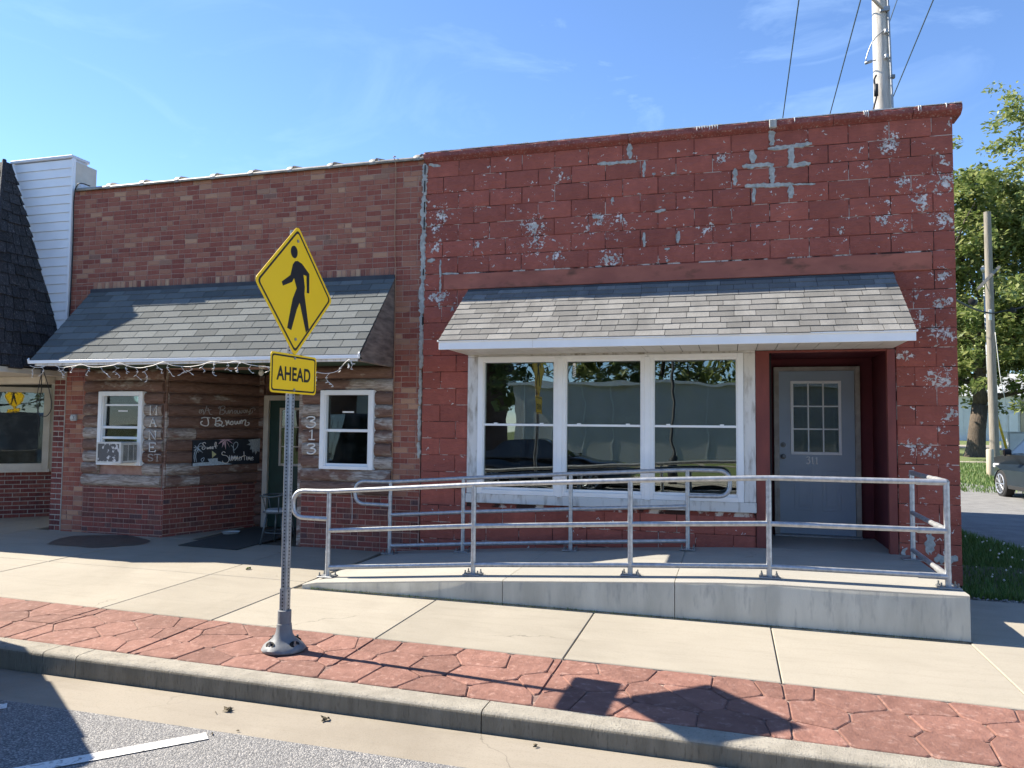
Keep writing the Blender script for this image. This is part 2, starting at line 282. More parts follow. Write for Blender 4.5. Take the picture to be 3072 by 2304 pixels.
PO={'sand':[[(0.368,0.651),(0.37,0.694),(0.493,0.703),(0.664,0.704),(0.762,0.713),(0.992,0.661)]],'boat':[[(0.597,0.75),(0.753,0.758),(0.755,0.707),(0.623,0.705)]],'sail':[[(0.659,0.865),(0.73,0.813),(0.666,0.761)]],'petals':[[(0.879,1.021),(0.753,0.955),(0.794,1.006)],[(0.879,1.021),(0.815,0.904),(0.823,0.98)],[(0.879,1.021),(0.877,0.877),(0.852,0.961)],[(0.879,1.021),(0.944,0.908),(0.902,0.967)],[(0.879,1.021),(0.993,0.959),(0.937,1.005)],[(0.751,1.026),(1.009,1.027),(0.879,1.005)]],'grey':[[(1.247,1.015),(1.453,1.034),(1.452,0.827),(1.412,0.847),(1.379,0.795),(1.358,0.848),(1.329,0.816),(1.312,0.876),(1.278,0.87),(1.295,0.929),(1.222,0.946),(1.286,0.969)]]}
LW=[[-8.714,1.979],[-8.569,1.95],[-8.373,1.988],[-8.197,1.946],[-8.111,1.954],[-7.962,1.969],[-7.889,1.987],[-7.758,1.954],[-7.629,1.947],[-7.502,1.956],[-7.388,1.97],[-7.301,1.995],[-7.212,1.968],[-7.099,1.941],[-6.974,1.929],[-6.876,1.944],[-6.791,1.958],[-6.683,1.992],[-6.635,1.997],[-6.537,1.96],[-6.392,1.943],[-6.261,1.936],[-6.097,1.959],[-5.958,1.993],[-5.807,1.981],[-5.715,1.979],[-5.601,1.993],[-5.463,1.956],[-5.305,1.93],[-5.224,1.924],[-5.11,1.911],[-4.929,1.897],[-4.751,1.883],[-4.6,1.865],[-4.434,1.836],[-4.279,1.862],[-4.195,1.947],[-4.128,1.992],[-4.101,1.938]]
COLX=[-8.507,-7.928,-7.343,-6.763,-6.164,-5.569,-4.973,-4.372,-3.758]
PT=[([[0.48,4.582],[0.493,4.396]],0.039),([[0.442,4.363],[0.656,4.366],[0.902,4.382]],0.031),([[0.684,4.364],[0.689,4.15]],0.039),([[0.64,4.146],[0.885,4.163]],0.034),([[0.269,4.363],[0.29,4.214]],0.044),([[0.167,4.186],[0.505,4.18]],0.031),([[0.477,4.168],[0.489,3.968]],0.038),([[0.194,3.96],[0.708,3.943]],0.031),([[0.708,3.938],[0.931,3.926]],0.014),([[0.295,3.937],[0.287,3.768]],0.028),([[0.673,3.938],[0.681,3.786]],0.038),([[0.09,4.169],[0.089,3.975]],0.031),([[-1.092,4.57],[-1.082,4.383]],0.034),([[-1.469,4.352],[-1.008,4.344]],0.025),([[-0.914,4.344],[-0.922,4.153]],0.028),([[-1.284,3.94],[-1.287,3.851]],0.025),([[-1.515,3.746],[-1.451,3.709]],0.041),([[-0.798,3.738],[-0.675,3.75]],0.027),([[-0.922,3.5],[-0.922,3.333]],0.022),([[-0.531,3.492],[-0.538,3.359]],0.027),([[-2.06,4.311],[-2.043,4.21]],0.014),([[-0.691,3.297],[-0.63,3.297]],0.019),([[-0.673,3.162],[-0.645,3.161]],0.022),([[-0.829,4.177],[-0.79,4.182]],0.025),([[-0.621,4.168],[-0.567,4.172]],0.016),([[-3.426,3.309],[-3.422,3.019],[-3.435,2.715]],0.017),([[-3.397,3.129],[-3.183,3.127]],0.017),([[-3.598,3.3],[-3.498,3.312]],0.031),([[-3.26,2.709],[-3.246,2.591]],0.027),([[-3.6,4.524],[-3.445,4.494]],0.028),([[-1.489,3.134],[-1.409,3.127]],0.016)]
BL=[[1.69,4.29,0.14],[1.65,3.67,0.07],[1.79,3.87,0.09],[1.96,3.69,0.14],[2.18,3.85,0.14],[2.18,3.45,0.13],[1.6,3.48,0.09],[1.13,3.4,0.05],[1.04,3.85,0.06],[-0.05,4.29,0.09],[1.45,4.07,0.06],[1.35,4.27,0.06],[2.17,2.87,0.09],[2.25,4.08,0.07],[1.81,3.4,0.08],[-0.21,3.49,0.09],[2.2,4.47,0.06],[-3.44,3.86,0.14],[-3.5,3.71,0.09],[-2.25,3.66,0.17],[-1.56,3.59,0.09],[-2.97,3.45,0.06],[-1.43,3.68,0.11],[-2.21,3.48,0.14],[-1.24,3.69,0.09],[-1.92,4.22,0.09],[-1.3,3.2,0.14],[-3.48,3.48,0.09],[-3.45,2.85,0.13],[-1.98,3.28,0.09],[2.19,2.86,0.08],[2.12,2.6,0.11],[2.13,2.26,0.14],[2.1,1.81,0.15],[2.21,1.42,0.08],[1.82,1.05,0.11],[1.99,1.06,0.08],[1.91,2.67,0.08],[1.77,2.04,0.08],[1.93,2.44,0.08]]
M['block'] = block_paint('painted_block', True, (.41, .12, .083), (.325, .088, .062))
M['block_low'] = block_paint('painted_block_low', False, (.37, .103, .073), (.30, .078, .057))
k = NT('mortar_red'); v = k.pos((1, 1, 1)); c = k.mix(k.rng(k.noise(v, 3.4, 5, .6), .50, .55), (.24, .06, .042), (.62, .54, .47)); c = k.mix(k.rng(k.noise(k.pos((1.4, 1, 1.4), (0, 0, 1)), 2.9, 5, .6), .50, .56), c, (.045, .02, .016)); k.col(c); k.rough(.9); M['mortar_red'] = k.m
M['lintel'] = pm('lintel_paint', (.40, .125, .078), (.29, .085, .055), 5, .6, .002, 30, stretch=(.5, 1, 1), c3=(.13, .05, .025), s3=7)
M['red_trim'] = pm('red_trim', (.22, .055, .042), (.16, .04, .034), 7, .6, .002, 40, stretch=(1, 1, .3))
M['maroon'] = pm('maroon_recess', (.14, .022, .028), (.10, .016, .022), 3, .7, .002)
M['coping'] = pm('coping_paint', (.27, .075, .06), (.19, .05, .042), 9, .75, .012, 28, c3=(.4, .3, .26), s3=45)
M['patch'] = pm('mortar_patch', (.46, .46, .43), (.30, .30, .28), 26, .95, .006, 70)
M['sealant'] = pm('white_sealant', (.78, .78, .76), (.66, .66, .64), 20, .5)
M['gap'] = pm('dark_gap', (.012, .011, .010), None, 5, .9)
M['brick'] = brick_mat('wall_brick', [(0, (.22, .064, .048)), (.2, (.27, .082, .058)), (.5, (.305, .106, .072)), (.74, (.33, .132, .088)), (.9, (.36, .17, .108)), (.97, (.48, .28, .175)), (1, (.21, .11, .085))])
M['brick_rowlock'] = brick_mat('rowlock_brick', [(0, (.20, .07, .055)), (.4, (.31, .13, .09)), (.7, (.42, .23, .15)), (1, (.52, .33, .21))])
M['brick_base'] = brick_mat('base_brick', [(0, (.11, .038, .034)), (.2, (.195, .052, .042)), (.5, (.25, .064, .05)), (.8, (.21, .07, .05)), (1, (.085, .05, .055))])
M['brick_dark'] = brick_mat('shop_brick', [(0, (.11, .03, .03)), (.5, (.18, .045, .04)), (1, (.22, .065, .05))])
M['mortar'] = pm('mortar_tan', (.42, .275, .22), (.31, .17, .135), 9, .95, .003)
M['mortar_light'] = pm('mortar_light', (.46, .42, .36), (.34, .30, .26), 12, .95, .003)
M['tile'] = pm('clay_tile', (.30, .28, .245), (.17, .155, .13), 7, .45, .002, spec=.5)
M['tar'] = pm('roof_tar', (.02, .02, .02), (.05, .045, .04), 20, .6, .006)
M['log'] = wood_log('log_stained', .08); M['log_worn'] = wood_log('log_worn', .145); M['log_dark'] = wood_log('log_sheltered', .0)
M['ply'] = pm('plywood_weathered', (.26, .20, .16), (.12, .09, .075), 2.2, .85, .004, 14, stretch=(1, 2, 9), detail=8)
M['shingleL'] = shingle('shingle_green_grey', (.165, .176, .172), (.108, .117, .116), False)
M['shingleR'] = shingle('shingle_weathered', (.255, .25, .237), (.145, .142, .135), True)
M['under'] = pm('roof_felt', (.018, .018, .02), None, 5, .95)
M['flash'] = pm('dark_flashing', (.03, .035, .045), (.05, .055, .065), 6, .7)
M['white'] = pm('white_vinyl', (.87, .87, .86), (.82, .82, .81), 4, .35)
M['white_old'] = pm('white_paint_worn', (.68, .66, .62), (.34, .30, .25), 16, .7, .003, 40, stretch=(1, 1, .25), lo=.5, hi=.72)
M['cream'] = pm('cream_paint', (.62, .57, .48), (.52, .47, .39), 5, .6)
M['soffit'] = pm('white_soffit', (.70, .68, .63), (.62, .59, .53), 5, .5)
M['green'] = pm('green_soffit', (.045, .085, .05), (.035, .065, .04), 6, .7)
M['green_door'] = pm('green_door', (.012, .05, .038), (.010, .04, .03), 6, .45)
M['blue_door'] = pm('grey_blue_door', (.33, .39, .46), (.295, .35, .415), 2.5, .42, spec=.5)
M['frame_tan'] = pm('door_frame_worn', (.42, .38, .33), (.30, .26, .22), 8, .6)
M['glass'] = glass('window_glass', 2.35, (.62, .70, .66)); M['glass_small'] = glass('sash_glass', 1.5, (.55, .6, .58), .0006, .05); M['glass_shop'] = glass('shop_glass', 1.7, (.6, .66, .66), .0006, .12)
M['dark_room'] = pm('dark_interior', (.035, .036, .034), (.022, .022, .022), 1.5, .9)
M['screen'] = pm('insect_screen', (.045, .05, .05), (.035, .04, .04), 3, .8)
M['conc'] = concrete('sidewalk_concrete', (.325, .296, .243), (.28, .255, .208), (.19, .168, .132))
M['conc_ramp'] = concrete('ramp_concrete', (.34, .325, .29), (.29, .28, .25), (.2, .19, .17))
M['conc_wall'] = pm('ramp_side_concrete', (.57, .54, .45), (.40, .38, .315), 2.4, .92, .003, 60, stretch=(1.6, 1, .35), c3=(.32, .31, .275), s3=9)
M['conc_kerb'] = pm('kerb_concrete', (.325, .30, .25), (.25, .23, .19), 3.5, .92, .009, 45, stretch=(2.2, 2.2, .5), c3=(.17, .155, .13), s3=24)
M['conc_gutter'] = concrete('gutter_concrete', (.30, .268, .218), (.26, .23, .185), (.17, .145, .11))
M['kerb_face'] = pm('kerb_face_painted_shade', (.215, .195, .155), (.15, .135, .105), 4, .95, .010, 40, stretch=(2.6, 2.6, .5), c3=(.10, .09, .07), s3=22)  # kerb concrete in a darker colour, painting in shade on its street face
M['joint'] = pm('joint_dirt', (.07, .062, .05), (.11, .10, .075), 30, .95)
M['stone'] = pm('stamped_red', (.225, .112, .086), (.17, .08, .06), 7, .85, .014, 16, each=.2, c3=(.31, .185, .15), s3=20)
M['stone_joint'] = pm('stamped_joint', (.16, .10, .085), (.36, .28, .23), 22, .95, lo=.55, hi=.72)
k = NT('chip_seal_asphalt'); v = k.pos(); vo = k.n('ShaderNodeTexVoronoi'); vo.inputs['Scale'].default_value = 95; k.l(v, vo.inputs['Vector'])
sep = k.n('ShaderNodeSeparateColor'); k.l(vo.outputs['Color'], sep.inputs[0])
c = k.ramp(sep.outputs[0], [(0, (.10, .10, .10)), (.35, (.215, .215, .215)), (.8, (.31, .305, .295)), (1, (.44, .42, .39))]); c = k.mix(k.rng(vo.outputs['Distance'], .38, .75), c, (.10, .10, .105))
c = k.mix(k.math('MULTIPLY', k.rng(k.noise(v, 1.6, 4), .4, .7), .35), c, (.18, .177, .17)); k.col(c); k.rough(.9); k.bump(k.rng(vo.outputs['Distance'], 0, .6, 1, 0), .007, .8); M['asphalt'] = k.m
M['alley'] = pm('alley_asphalt', (.20, .20, .195), (.15, .15, .148), 3, .95, .006, 50, c3=(.28, .275, .265), s3=48)
M['paint_line'] = pm('line_paint', (.68, .68, .66), (.30, .30, .29), 34, .85, .005, 70, lo=.54, hi=.62)
M['galv'] = pm('galvanized', (.50, .51, .52), (.34, .355, .37), 22, .42, .0012, 60, metal=.6, spec=.5)
M['galv_post'] = pm('galvanized_post', (.36, .37, .38), (.27, .28, .29), 14, .45, .0006, 80, metal=.6)
M['cast'] = pm('cast_base', (.17, .18, .19), (.125, .133, .142), 9, .6, .002, 40)
M['bolt'] = pm('zinc_bolt', (.20, .21, .215), None, 30, .5, metal=.7)
M['yellow'] = pm('sign_yellow', (1.0, .62, .008), (.98, .60, .008), 3, .42, spec=.45)
M['black'] = pm('sign_black', (.012, .012, .014), None, 5, .5)
M['alu'] = pm('sign_back_aluminium', (.5, .5, .5), None, 5, .4, metal=.7)
M['siding'] = pm('white_siding', (.84, .85, .87), (.79, .80, .82), 3, .5)
M['wing_metal'] = pm('wing_sheet_metal', (.66, .67, .70), (.58, .59, .62), 3, .5)
M['shake'] = pm('dark_shake', (.045, .043, .045), (.022, .021, .023), 7, .85, .012, 12, stretch=(7, 7, .9), each=.35, c3=(.17, .16, .16), s3=10)
M['bark'] = pm('bark', (.115, .09, .068), (.055, .043, .034), 9, .95, .03, 14, stretch=(3, 3, .5))
k = NT('leaf'); e_ = k.each(); c = k.ramp(e_, [(0, (.10, .15, .04)), (.5, (.20, .25, .075)), (1, (.35, .37, .15))]); k.col(c); k.rough(.5)
tl = k.n('ShaderNodeBsdfTranslucent'); k.l(c, tl.inputs[0]); ms_ = k.n('ShaderNodeMixShader'); ms_.inputs[0].default_value = .4; k.l(k.b.outputs[0], ms_.inputs[1]); k.l(tl.outputs[0], ms_.inputs[2]); k.l(ms_.outputs[0], k.out.inputs[0]); M['leaf'] = k.m
k = NT('grass_blade'); c = k.ramp(k.each(), [(0, (.05, .11, .02)), (.6, (.10, .18, .035)), (1, (.18, .23, .07))]); k.col(c); k.rough(.6)
tl = k.n('ShaderNodeBsdfTranslucent'); k.l(c, tl.inputs[0]); ms_ = k.n('ShaderNodeMixShader'); ms_.inputs[0].default_value = .35; k.l(k.b.outputs[0], ms_.inputs[1]); k.l(tl.outputs[0], ms_.inputs[2]); k.l(ms_.outputs[0], k.out.inputs[0]); M['blade'] = k.m
M['lawn'] = pm('lawn', (.12, .15, .045), (.085, .115, .035), 2.5, .95, .02, 30, c3=(.16, .17, .07), s3=40)
M['soil'] = pm('gravel_soil', (.13, .115, .095), (.075, .065, .055), 25, .95, .015, 50)
M['pole'] = pm('weathered_pole', (.55, .52, .48), (.38, .355, .325), 6, .9, .006, 18, stretch=(4, 4, .35))
M['poleB'] = pm('brown_pole', (.27, .24, .20), (.18, .16, .13), 6, .9, .006, 18, stretch=(4, 4, .35))
M['wire'] = pm('black_wire', (.015, .018, .022), None, 5, .6)
M['wire_blue'] = pm('weathered_wire', (.05, .075, .09), None, 5, .6)
M['cord'] = pm('tan_cord', (.40, .22, .13), None, 5, .6)
M['white_cord'] = pm('white_cord', (.75, .72, .66), None, 5, .5)
M['chalk'] = pm('chalk_white', (.88, .86, .82), (.70, .68, .64), 60, .9)
M['chalk_dim'] = pm('chalk_faded', (.48, .44, .40), (.30, .27, .24), 60, .9)
M['board'] = pm('chalkboard', (.012, .017, .024), (.022, .028, .036), 6, .7)
M['chalk_blue'] = pm('chalk_blue', (.5, .58, .62), (.32, .38, .42), 40, .9); M['chalk_pink'] = pm('chalk_pink', (.72, .48, .52), (.5, .34, .38), 40, .9); M['chalk_yellow'] = pm('chalk_yellow', (.60, .60, .30), (.45, .45, .25), 40, .9); M['chalk_grey'] = pm('chalk_grey', (.40, .43, .43), (.24, .27, .27), 40, .9)
M['mat'] = pm('rubber_mat', (.030, .033, .033), (.055, .058, .055), 60, .9, .004, 120)
M['wet'] = pm('wet_concrete', (.062, .056, .046), (.10, .09, .075), 12, .55, .003, 60, spec=.6)
M['stool'] = pm('grey_metal', (.09, .105, .11), None, 8, .45, metal=.3); M['cushion'] = pm('grey_cushion', (.36, .38, .38), (.28, .30, .30), 12, .8)
M['ac'] = pm('ac_casing', (.66, .65, .60), (.50, .48, .43), 9, .5); M['ac_coil'] = pm('ac_coil', (.10, .095, .09), (.60, .58, .55), 16, .6, .004, 60, lo=.56, hi=.6)
M['car_blue'] = pm('car_paint_dark', (.010, .016, .024), None, 3, .28, spec=.2); M['car_black'] = pm('car_paint_black', (.01, .011, .013), None, 3, .12, spec=.7); M['car_glass'] = pm('car_glass', (.012, .015, .018), None, 3, .03, spec=.9)
M['tyre'] = pm('tyre', (.018, .018, .018), None, 5, .85); M['rim'] = pm('rim', (.42, .43, .44), None, 5, .35, metal=.7); M['lamp'] = pm('lamp_glass', (.55, .57, .6), None, 5, .15); M['lamp_red'] = pm('tail_lamp', (.3, .01, .01), None, 5, .2)
M['shed'] = pm('white_metal_siding', (.72, .73, .74), (.66, .67, .68), 2, .5); M['roof_metal'] = pm('metal_roof', (.55, .57, .58), (.48, .5, .51), 2, .4, metal=.2)
M['grey_wall'] = pm('grey_metal_wall', (.42, .425, .43), (.37, .375, .38), 1, .6); M['house_brick'] = pm('house_brick', (.19, .085, .06), (.14, .06, .045), 3, .9)
M['wood_plain'] = pm('raw_wood', (.42, .36, .27), (.33, .28, .21), 5, .8, stretch=(1, 1, .2)); M['guard_yellow'] = pm('guard_yellow', (.75, .5, .04), None, 5, .5)
M['clover'] = pm('clover_white', (.75, .75, .70), None, 5, .8); M['debris'] = pm('dry_leaf', (.11, .085, .05), (.06, .05, .03), 30, .9)
M['pebble'] = pm('pebble', (.30, .29, .27), (.18, .17, .16), 30, .9, each=.3); M['bucket'] = pm('white_bucket', (.55, .58, .58), None, 5, .5); M['bottle_blue'] = pm('blue_bottle', (.20, .32, .40), None, 5, .3)
M['bulb'] = pm('frosted_bulb', (.6, .58, .52), None, 5, .3); M['meter'] = pm('grey_box', (.45, .46, .45), None, 8, .5)

# ---------------------------------------------------------------- ground
def gz(x, y): return -.348-.007*x+.017*y
def BT(x): return -3.405-.029*x        # red band, building side
def BB(x): return -4.315-.027*x        # red band, kerb side
def KE(x): return -4.485-.026*x        # kerb edge
def GE(x): return -4.95-.018*x         # gutter edge
ROADZ = -.535
def sheet(name, poly, z, mat, kind='structure', parent=None):
    m = MB(); zf = z if callable(z) else (lambda x, y: z)
    k = [(x, y, zf(x, y)) for x, y in poly]; tri = tessellate_polygon([[Vector((x, y, 0)) for x, y in poly]])
    m.add(k, tri); o = m.build(name, mat, parent)
    me = o.data
    if me.polygons and me.polygons[0].normal.z < 0: me.flip_normals()
    if kind: o['kind'] = kind
    return o
def strip(name, y0, y1, z0, z1, mat, x0=-70, x1=70, n=28, kind='structure'):
    m = MB(); vs = []; fs = []
    for i in range(n+1):
        x = x0+(x1-x0)*i/n; vs += [(x, y0(x), z0(x)), (x, y1(x), z1(x))]
    for i in range(n): fs.append((2*i, 2*i+2, 2*i+3, 2*i+1))
    m.add(vs, fs); o = m.build(name, mat)
    if o.data.polygons[0].normal.z < 0: o.data.flip_normals()
    o['kind'] = kind; return o
sheet('ground', [(-900, -900), (900, -900), (900, 900), (-900, 900)], -.75, M['lawn'])
strip('road', lambda x: -13.7, GE, lambda x: ROADZ+.004, lambda x: ROADZ+.002, M['asphalt'])
strip('gutter', GE, lambda x: KE(x)-.02, lambda x: ROADZ, lambda x: ROADZ-.004, M['conc_gutter'])
# kerb: profile swept along the street, in lengths with joints
kerb = empty('kerb', (0, -4.45, ROADZ), kind='structure')
kx = [-30, -24, -18, -12, -8.0, -4.72, -4.42, -1.4, 1.6, 4.6, 7.6, 12, 18, 30]
for a, b in zip(kx[:-1], kx[1:]):
    m = MB(); n = 4; prof = [(-.004, -.02, 0), (-.003, .112, 0), (-.0028, .119, 0), (.0, .131, 0), (.006, .140, 0), (.015, .1465, 0), (.028, .1495, 0), (.045, .15, 0), (1, .15, 1)]
    vs = []; fs = []; K = len(prof)+1
    for i in range(n+1):
        x = a+.004+(b-a-.008)*i/n; base = ROADZ; top = gz(x, KE(x))
        for (dy, dz, w) in prof:
            y = KE(x)+dy if not w else BB(x)-.004
            z = base-.03+(top-base+.03)*min(1, (dz+.02)/.17)
            vs.append((x, y, z))
        vs.append((x, BB(x)-.004, base-.05))
    for i in range(n):
        for j in range(K-1): fs.append((i*K+j, (i+1)*K+j, (i+1)*K+j+1, i*K+j+1))
    fs += [tuple(range(K)), tuple(n*K+j for j in reversed(range(K)))]
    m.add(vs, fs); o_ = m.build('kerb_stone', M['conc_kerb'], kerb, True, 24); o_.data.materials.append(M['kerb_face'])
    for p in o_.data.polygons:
        if p.normal.y < -.9: p.material_index = 1  # street-facing polygons take the colour with shade painted in
# sidewalk: a bed and single slabs on it
walk = empty('sidewalk', (-3, -1.7, -.42), kind='structure')
mb = MB(); vs = []
for x, y in [(-30, BT(-30)), (30, BT(30)), (30, 1.6), (-30, 1.6)]: vs.append((x, y, gz(x, y)-.016))
mb.add(vs, [(0, 1, 2, 3)]).build('joint_bed', M['joint'], walk)
def slab(x0, x1, y0, y1, name='slab'):
    m = MB(); g = .004; b = .006; f0 = y0 if callable(y0) else (lambda x: y0); f1 = y1 if callable(y1) else (lambda x: y1); dz = U(-.002, .002)
    def c(gg, d): return [(x, (f0(x)+gg if j < 2 else f1(x)-gg), gz(x, (f0(x) if j < 2 else f1(x)))+d+dz) for j, x in enumerate((x0+gg, x1-gg, x1-gg, x0+gg))]
    m.add(c(g, -.06)+c(g, -b)+c(g+b, 0), [(0,1,5,4),(1,2,6,5),(2,3,7,6),(3,0,4,7),(4,5,9,8),(5,6,10,9),(6,7,11,10),(7,4,8,11),(8,9,10,11)])
    return m.build(name, M['conc'], walk)
sx = [-20, -17.2, -14.6, -12.0, -9.58, -7.43, -5.28, -4.13]
for a, b in zip(sx[:-1], sx[1:]):
    slab(a, b, BT, -1.78)
    if a >= -9.6: slab(a, b, -1.78, -.01 if a > -5.2 else (1.36 if a > -7 else -.01))
    else: slab(a, b, -1.78, 1.5)
slab(-7.43, -6.95, .0, 1.36)
sx = [-4.13, -2.62, -1.14, .33, 1.8, 3.3, 4.8, 6.3, 8.2, 11, 15, 20]
for a, b in zip(sx[:-1], sx[1:]):
    slab(a, b, BT, -2.06 if a < 1.7 else -1.95)
    if a > 1.7: slab(a, b, -1.95, -.43)
# stamped red band: random polygon stones
band = empty('paving_band', (-2, -3.85, -.42), kind='structure')
m = MB(); vs = []
for x, f in ((-30, BB), (30, BB), (30, BT), (-30, BT)): vs.append((x, f(x), gz(x, f(x))-.009))
m.add(vs, [(0, 1, 2, 3)]).build('stone_bed', M['stone_joint'], band)
rs = random.Random(21); seeds = []
nx = 52; x0b, x1b = -12.0, 6.4; W_ = .91
for i in range(nx):
    for j in range(3):
        sx_ = (i+(.5 if j % 2 else 0))*(x1b-x0b)/nx+rs.uniform(-.13, .13); seeds.append((x0b+sx_, (j+.5)/3*W_+rs.uniform(-.10, .10)))
def clip(poly, nx_, ny_, d):
    out = []
    for i in range(len(poly)):
        a = poly[i]; b = poly[(i+1) % len(poly)]; da = a[0]*nx_+a[1]*ny_-d; db = b[0]*nx_+b[1]*ny_-d
        if da <= 0: out.append(a)
        if (da < 0) != (db < 0):
            t = da/(da-db); out.append((a[0]+(b[0]-a[0])*t, a[1]+(b[1]-a[1])*t))
    return out
def shrink_poly(poly, d):
    A = sum(poly[i][0]*poly[(i+1) % len(poly)][1]-poly[(i+1) % len(poly)][0]*poly[i][1] for i in range(len(poly)))
    if A < 0: poly = poly[::-1]
    out = poly
    for i in range(len(poly)):
        a = poly[i]; b = poly[(i+1) % len(poly)]; l = math.hypot(b[0]-a[0], b[1]-a[1])
        if l < 1e-5: continue
        nx_, ny_ = (b[1]-a[1])/l, -(b[0]-a[0])/l; out = clip(out, nx_, ny_, a[0]*nx_+a[1]*ny_-d)
        if len(out) < 3: return []
    return out
def chaikin(p, t=.22):
    o = []
    for i in range(len(p)):
        a = p[i]; b = p[(i+1) % len(p)]; o += [(a[0]*(1-t)+b[0]*t, a[1]*(1-t)+b[1]*t), (a[0]*t+b[0]*(1-t), a[1]*t+b[1]*(1-t))]
    return o
cutx = [-9.58, -7.43, -5.28, -4.13, -2.62, -1.14, .33, 1.8, 3.3, 4.8]
def emit_stone(cell):
    cell = shrink_poly(cell, .003)
    if len(cell) < 3: return
    A = abs(sum(cell[i][0]*cell[(i+1) % len(cell)][1]-cell[(i+1) % len(cell)][0]*cell[i][1] for i in range(len(cell))))/2
    if A < .004: return
    p0 = chaikin(cell, .09); ins = shrink_poly(cell, .008)
    if len(ins) != len(cell): cc = (sum(p[0] for p in p0)/len(p0), sum(p[1] for p in p0)/len(p0)); p1 = [(cc[0]+(p[0]-cc[0])*.93, cc[1]+(p[1]-cc[1])*.93) for p in p0]
    else:
        cc = (sum(p[0] for p in p0)/len(p0), sum(p[1] for p in p0)/len(p0)); p1 = [(p[0]-(p[0]-cc[0])*.008/max(.02, math.hypot(p[0]-cc[0], p[1]-cc[1])), p[1]-(p[1]-cc[1])*.008/max(.02, math.hypot(p[0]-cc[0], p[1]-cc[1]))) for p in p0]
    def W3(p, d): y = BB(p[0])+p[1]/W_*(BT(p[0])-BB(p[0])); return (p[0], y, gz(p[0], y)+d)
    dz = rs.uniform(-.002, .002); tx, ty = rs.uniform(-.008, .008), rs.uniform(-.008, .008); n = len(p0)
    tz = lambda p: dz+tx*(p[0]-cc[0])+ty*(p[1]-cc[1])
    m = MB(); m.add([W3(p, -.02) for p in p0]+[W3(p, -.005+tz(p)) for p in p0]+[W3(p, tz(p)) for p in p1],
        [(i, (i+1) % n, n+(i+1) % n, n+i) for i in range(n)]+[(n+i, n+(i+1) % n, 2*n+(i+1) % n, 2*n+i) for i in range(n)]+[tuple(2*n+i for i in range(n))])
    m.build('paving_stone', M['stone'], band)
for i, s_ in enumerate(seeds):
    cell = [(s_[0]-.8, .004), (s_[0]+.8, .004), (s_[0]+.8, W_-.004), (s_[0]-.8, W_-.004)]
    for j, q in enumerate(seeds):
        if i == j or abs(q[0]-s_[0]) > 1.3: continue
        dx, dy = q[0]-s_[0], q[1]-s_[1]; l = math.hypot(dx, dy); cell = clip(cell, dx/l, dy/l, ((s_[0]+q[0])/2*dx+(s_[1]+q[1])/2*dy)/l)
        if len(cell) < 3: break
    if len(cell) < 3: continue
    xs = [p[0] for p in cell]; cuts = [c for c in cutx if min(xs)+.03 < c < max(xs)-.03]
    if cuts: emit_stone(clip(cell, 1, 0, cuts[0]-.002)); emit_stone(clip(cell, -1, 0, -cuts[0]-.002))
    else: emit_stone(cell)
# parking lines
def pline(x0, y0, x1, y1, w, lab):
    d = Vector((x1-x0, y1-y0)).normalized(); n = Vector((-d.y, d.x))*w/2
    pts = [(x0+n.x, y0+n.y), (x0-n.x, y0-n.y), (x1-n.x, y1-n.y), (x1+n.x, y1+n.y)]
    return tag(sheet('parking_line', pts, ROADZ+.008, M['paint_line'], None), lab, 'road marking', 'angled parking lines')
pline(-2.87, -4.98, -8.2, -10.6, .10, 'long white painted parking line starting at the sunlit gutter')
pline(-4.36, -4.95, -9.4, -10.3, .10, 'white painted parking line end in the vehicle shadow at left edge')
# right side: grass verge, alley and rising ground behind
def tz(x, y):
    if y < 12: return -.40
    if y < 36: return -.40+.40*(y-12)/24
    if y < 58: return .5*(y-36)/22
    return .5
m = MB(); vs = []; fs = []
ys = [-.42, 2, 4, 6, 9, 12, 16, 20, 24, 28, 32, 36, 42, 48, 53, 58, 70, 100, 160, 260]
xsn = [2.2, 3.3, 5, 8, 12, 18, 26, 40, 70, 130]
for y in ys:
    for x in xsn: vs.append((x if x > 2.3 else 2.2, y, tz(x, y)))
NX = len(xsn)
for i in range(len(ys)-1):
    for j in range(NX-1): fs.append((i*NX+j, i*NX+j+1, (i+1)*NX+j+1, (i+1)*NX+j))
o = m.add(vs, fs).build('terrain', M['lawn'])
o['kind'] = 'structure'
sheet('alley', [(4.6, .4), (4.2, 2.0), (3.95, 3.43), (3.6, 5.2), (3.1, 8.5), (2.6, 11.9), (2.6, 11.95), (12, 11.95), (40, 11.9), (40, .4)], -.394, M['alley'])
m = MB(); m.add([(2.6, 11.95, -.394), (9.5, 11.95, -.394), (7.0, 16.6, tz(0, 16.6)+.006), (6.6, 18.6, tz(0, 18.6)+.006), (2.6, 19.6, tz(0, 19.6)+.006)], [(0, 1, 2, 3, 4)]).build('alley_mouth', M['alley'])['kind'] = 'structure'
strip('far_path', lambda x: 29.0, lambda x: 29.9, lambda x: tz(0, 29)+.012, lambda x: tz(0, 29.9)+.012, M['conc'], 4, 60, 4)
strip('far_road', lambda x: 45.0, lambda x: 50, lambda x: tz(0, 45)+.012, lambda x: tz(0, 50)+.012, M['conc'], 4, 90, 4)
m = MB(); m.add([(2.28, -.45, -.385), (6, -.45, -.40), (6, -.2, -.390), (2.28, -.2, -.390)], [(0, 1, 2, 3)]).build('gravel_edge', M['soil'])['kind'] = 'structure'
# ================================================================ block building (311)
XL, XR_, ZT = -3.645, 2.285, 4.556
BH = .2032; BW = .4064
blk = empty('block_building', (-.7, 0, -.35), 'red painted concrete block storefront with peeling paint and white triple window', 'building')
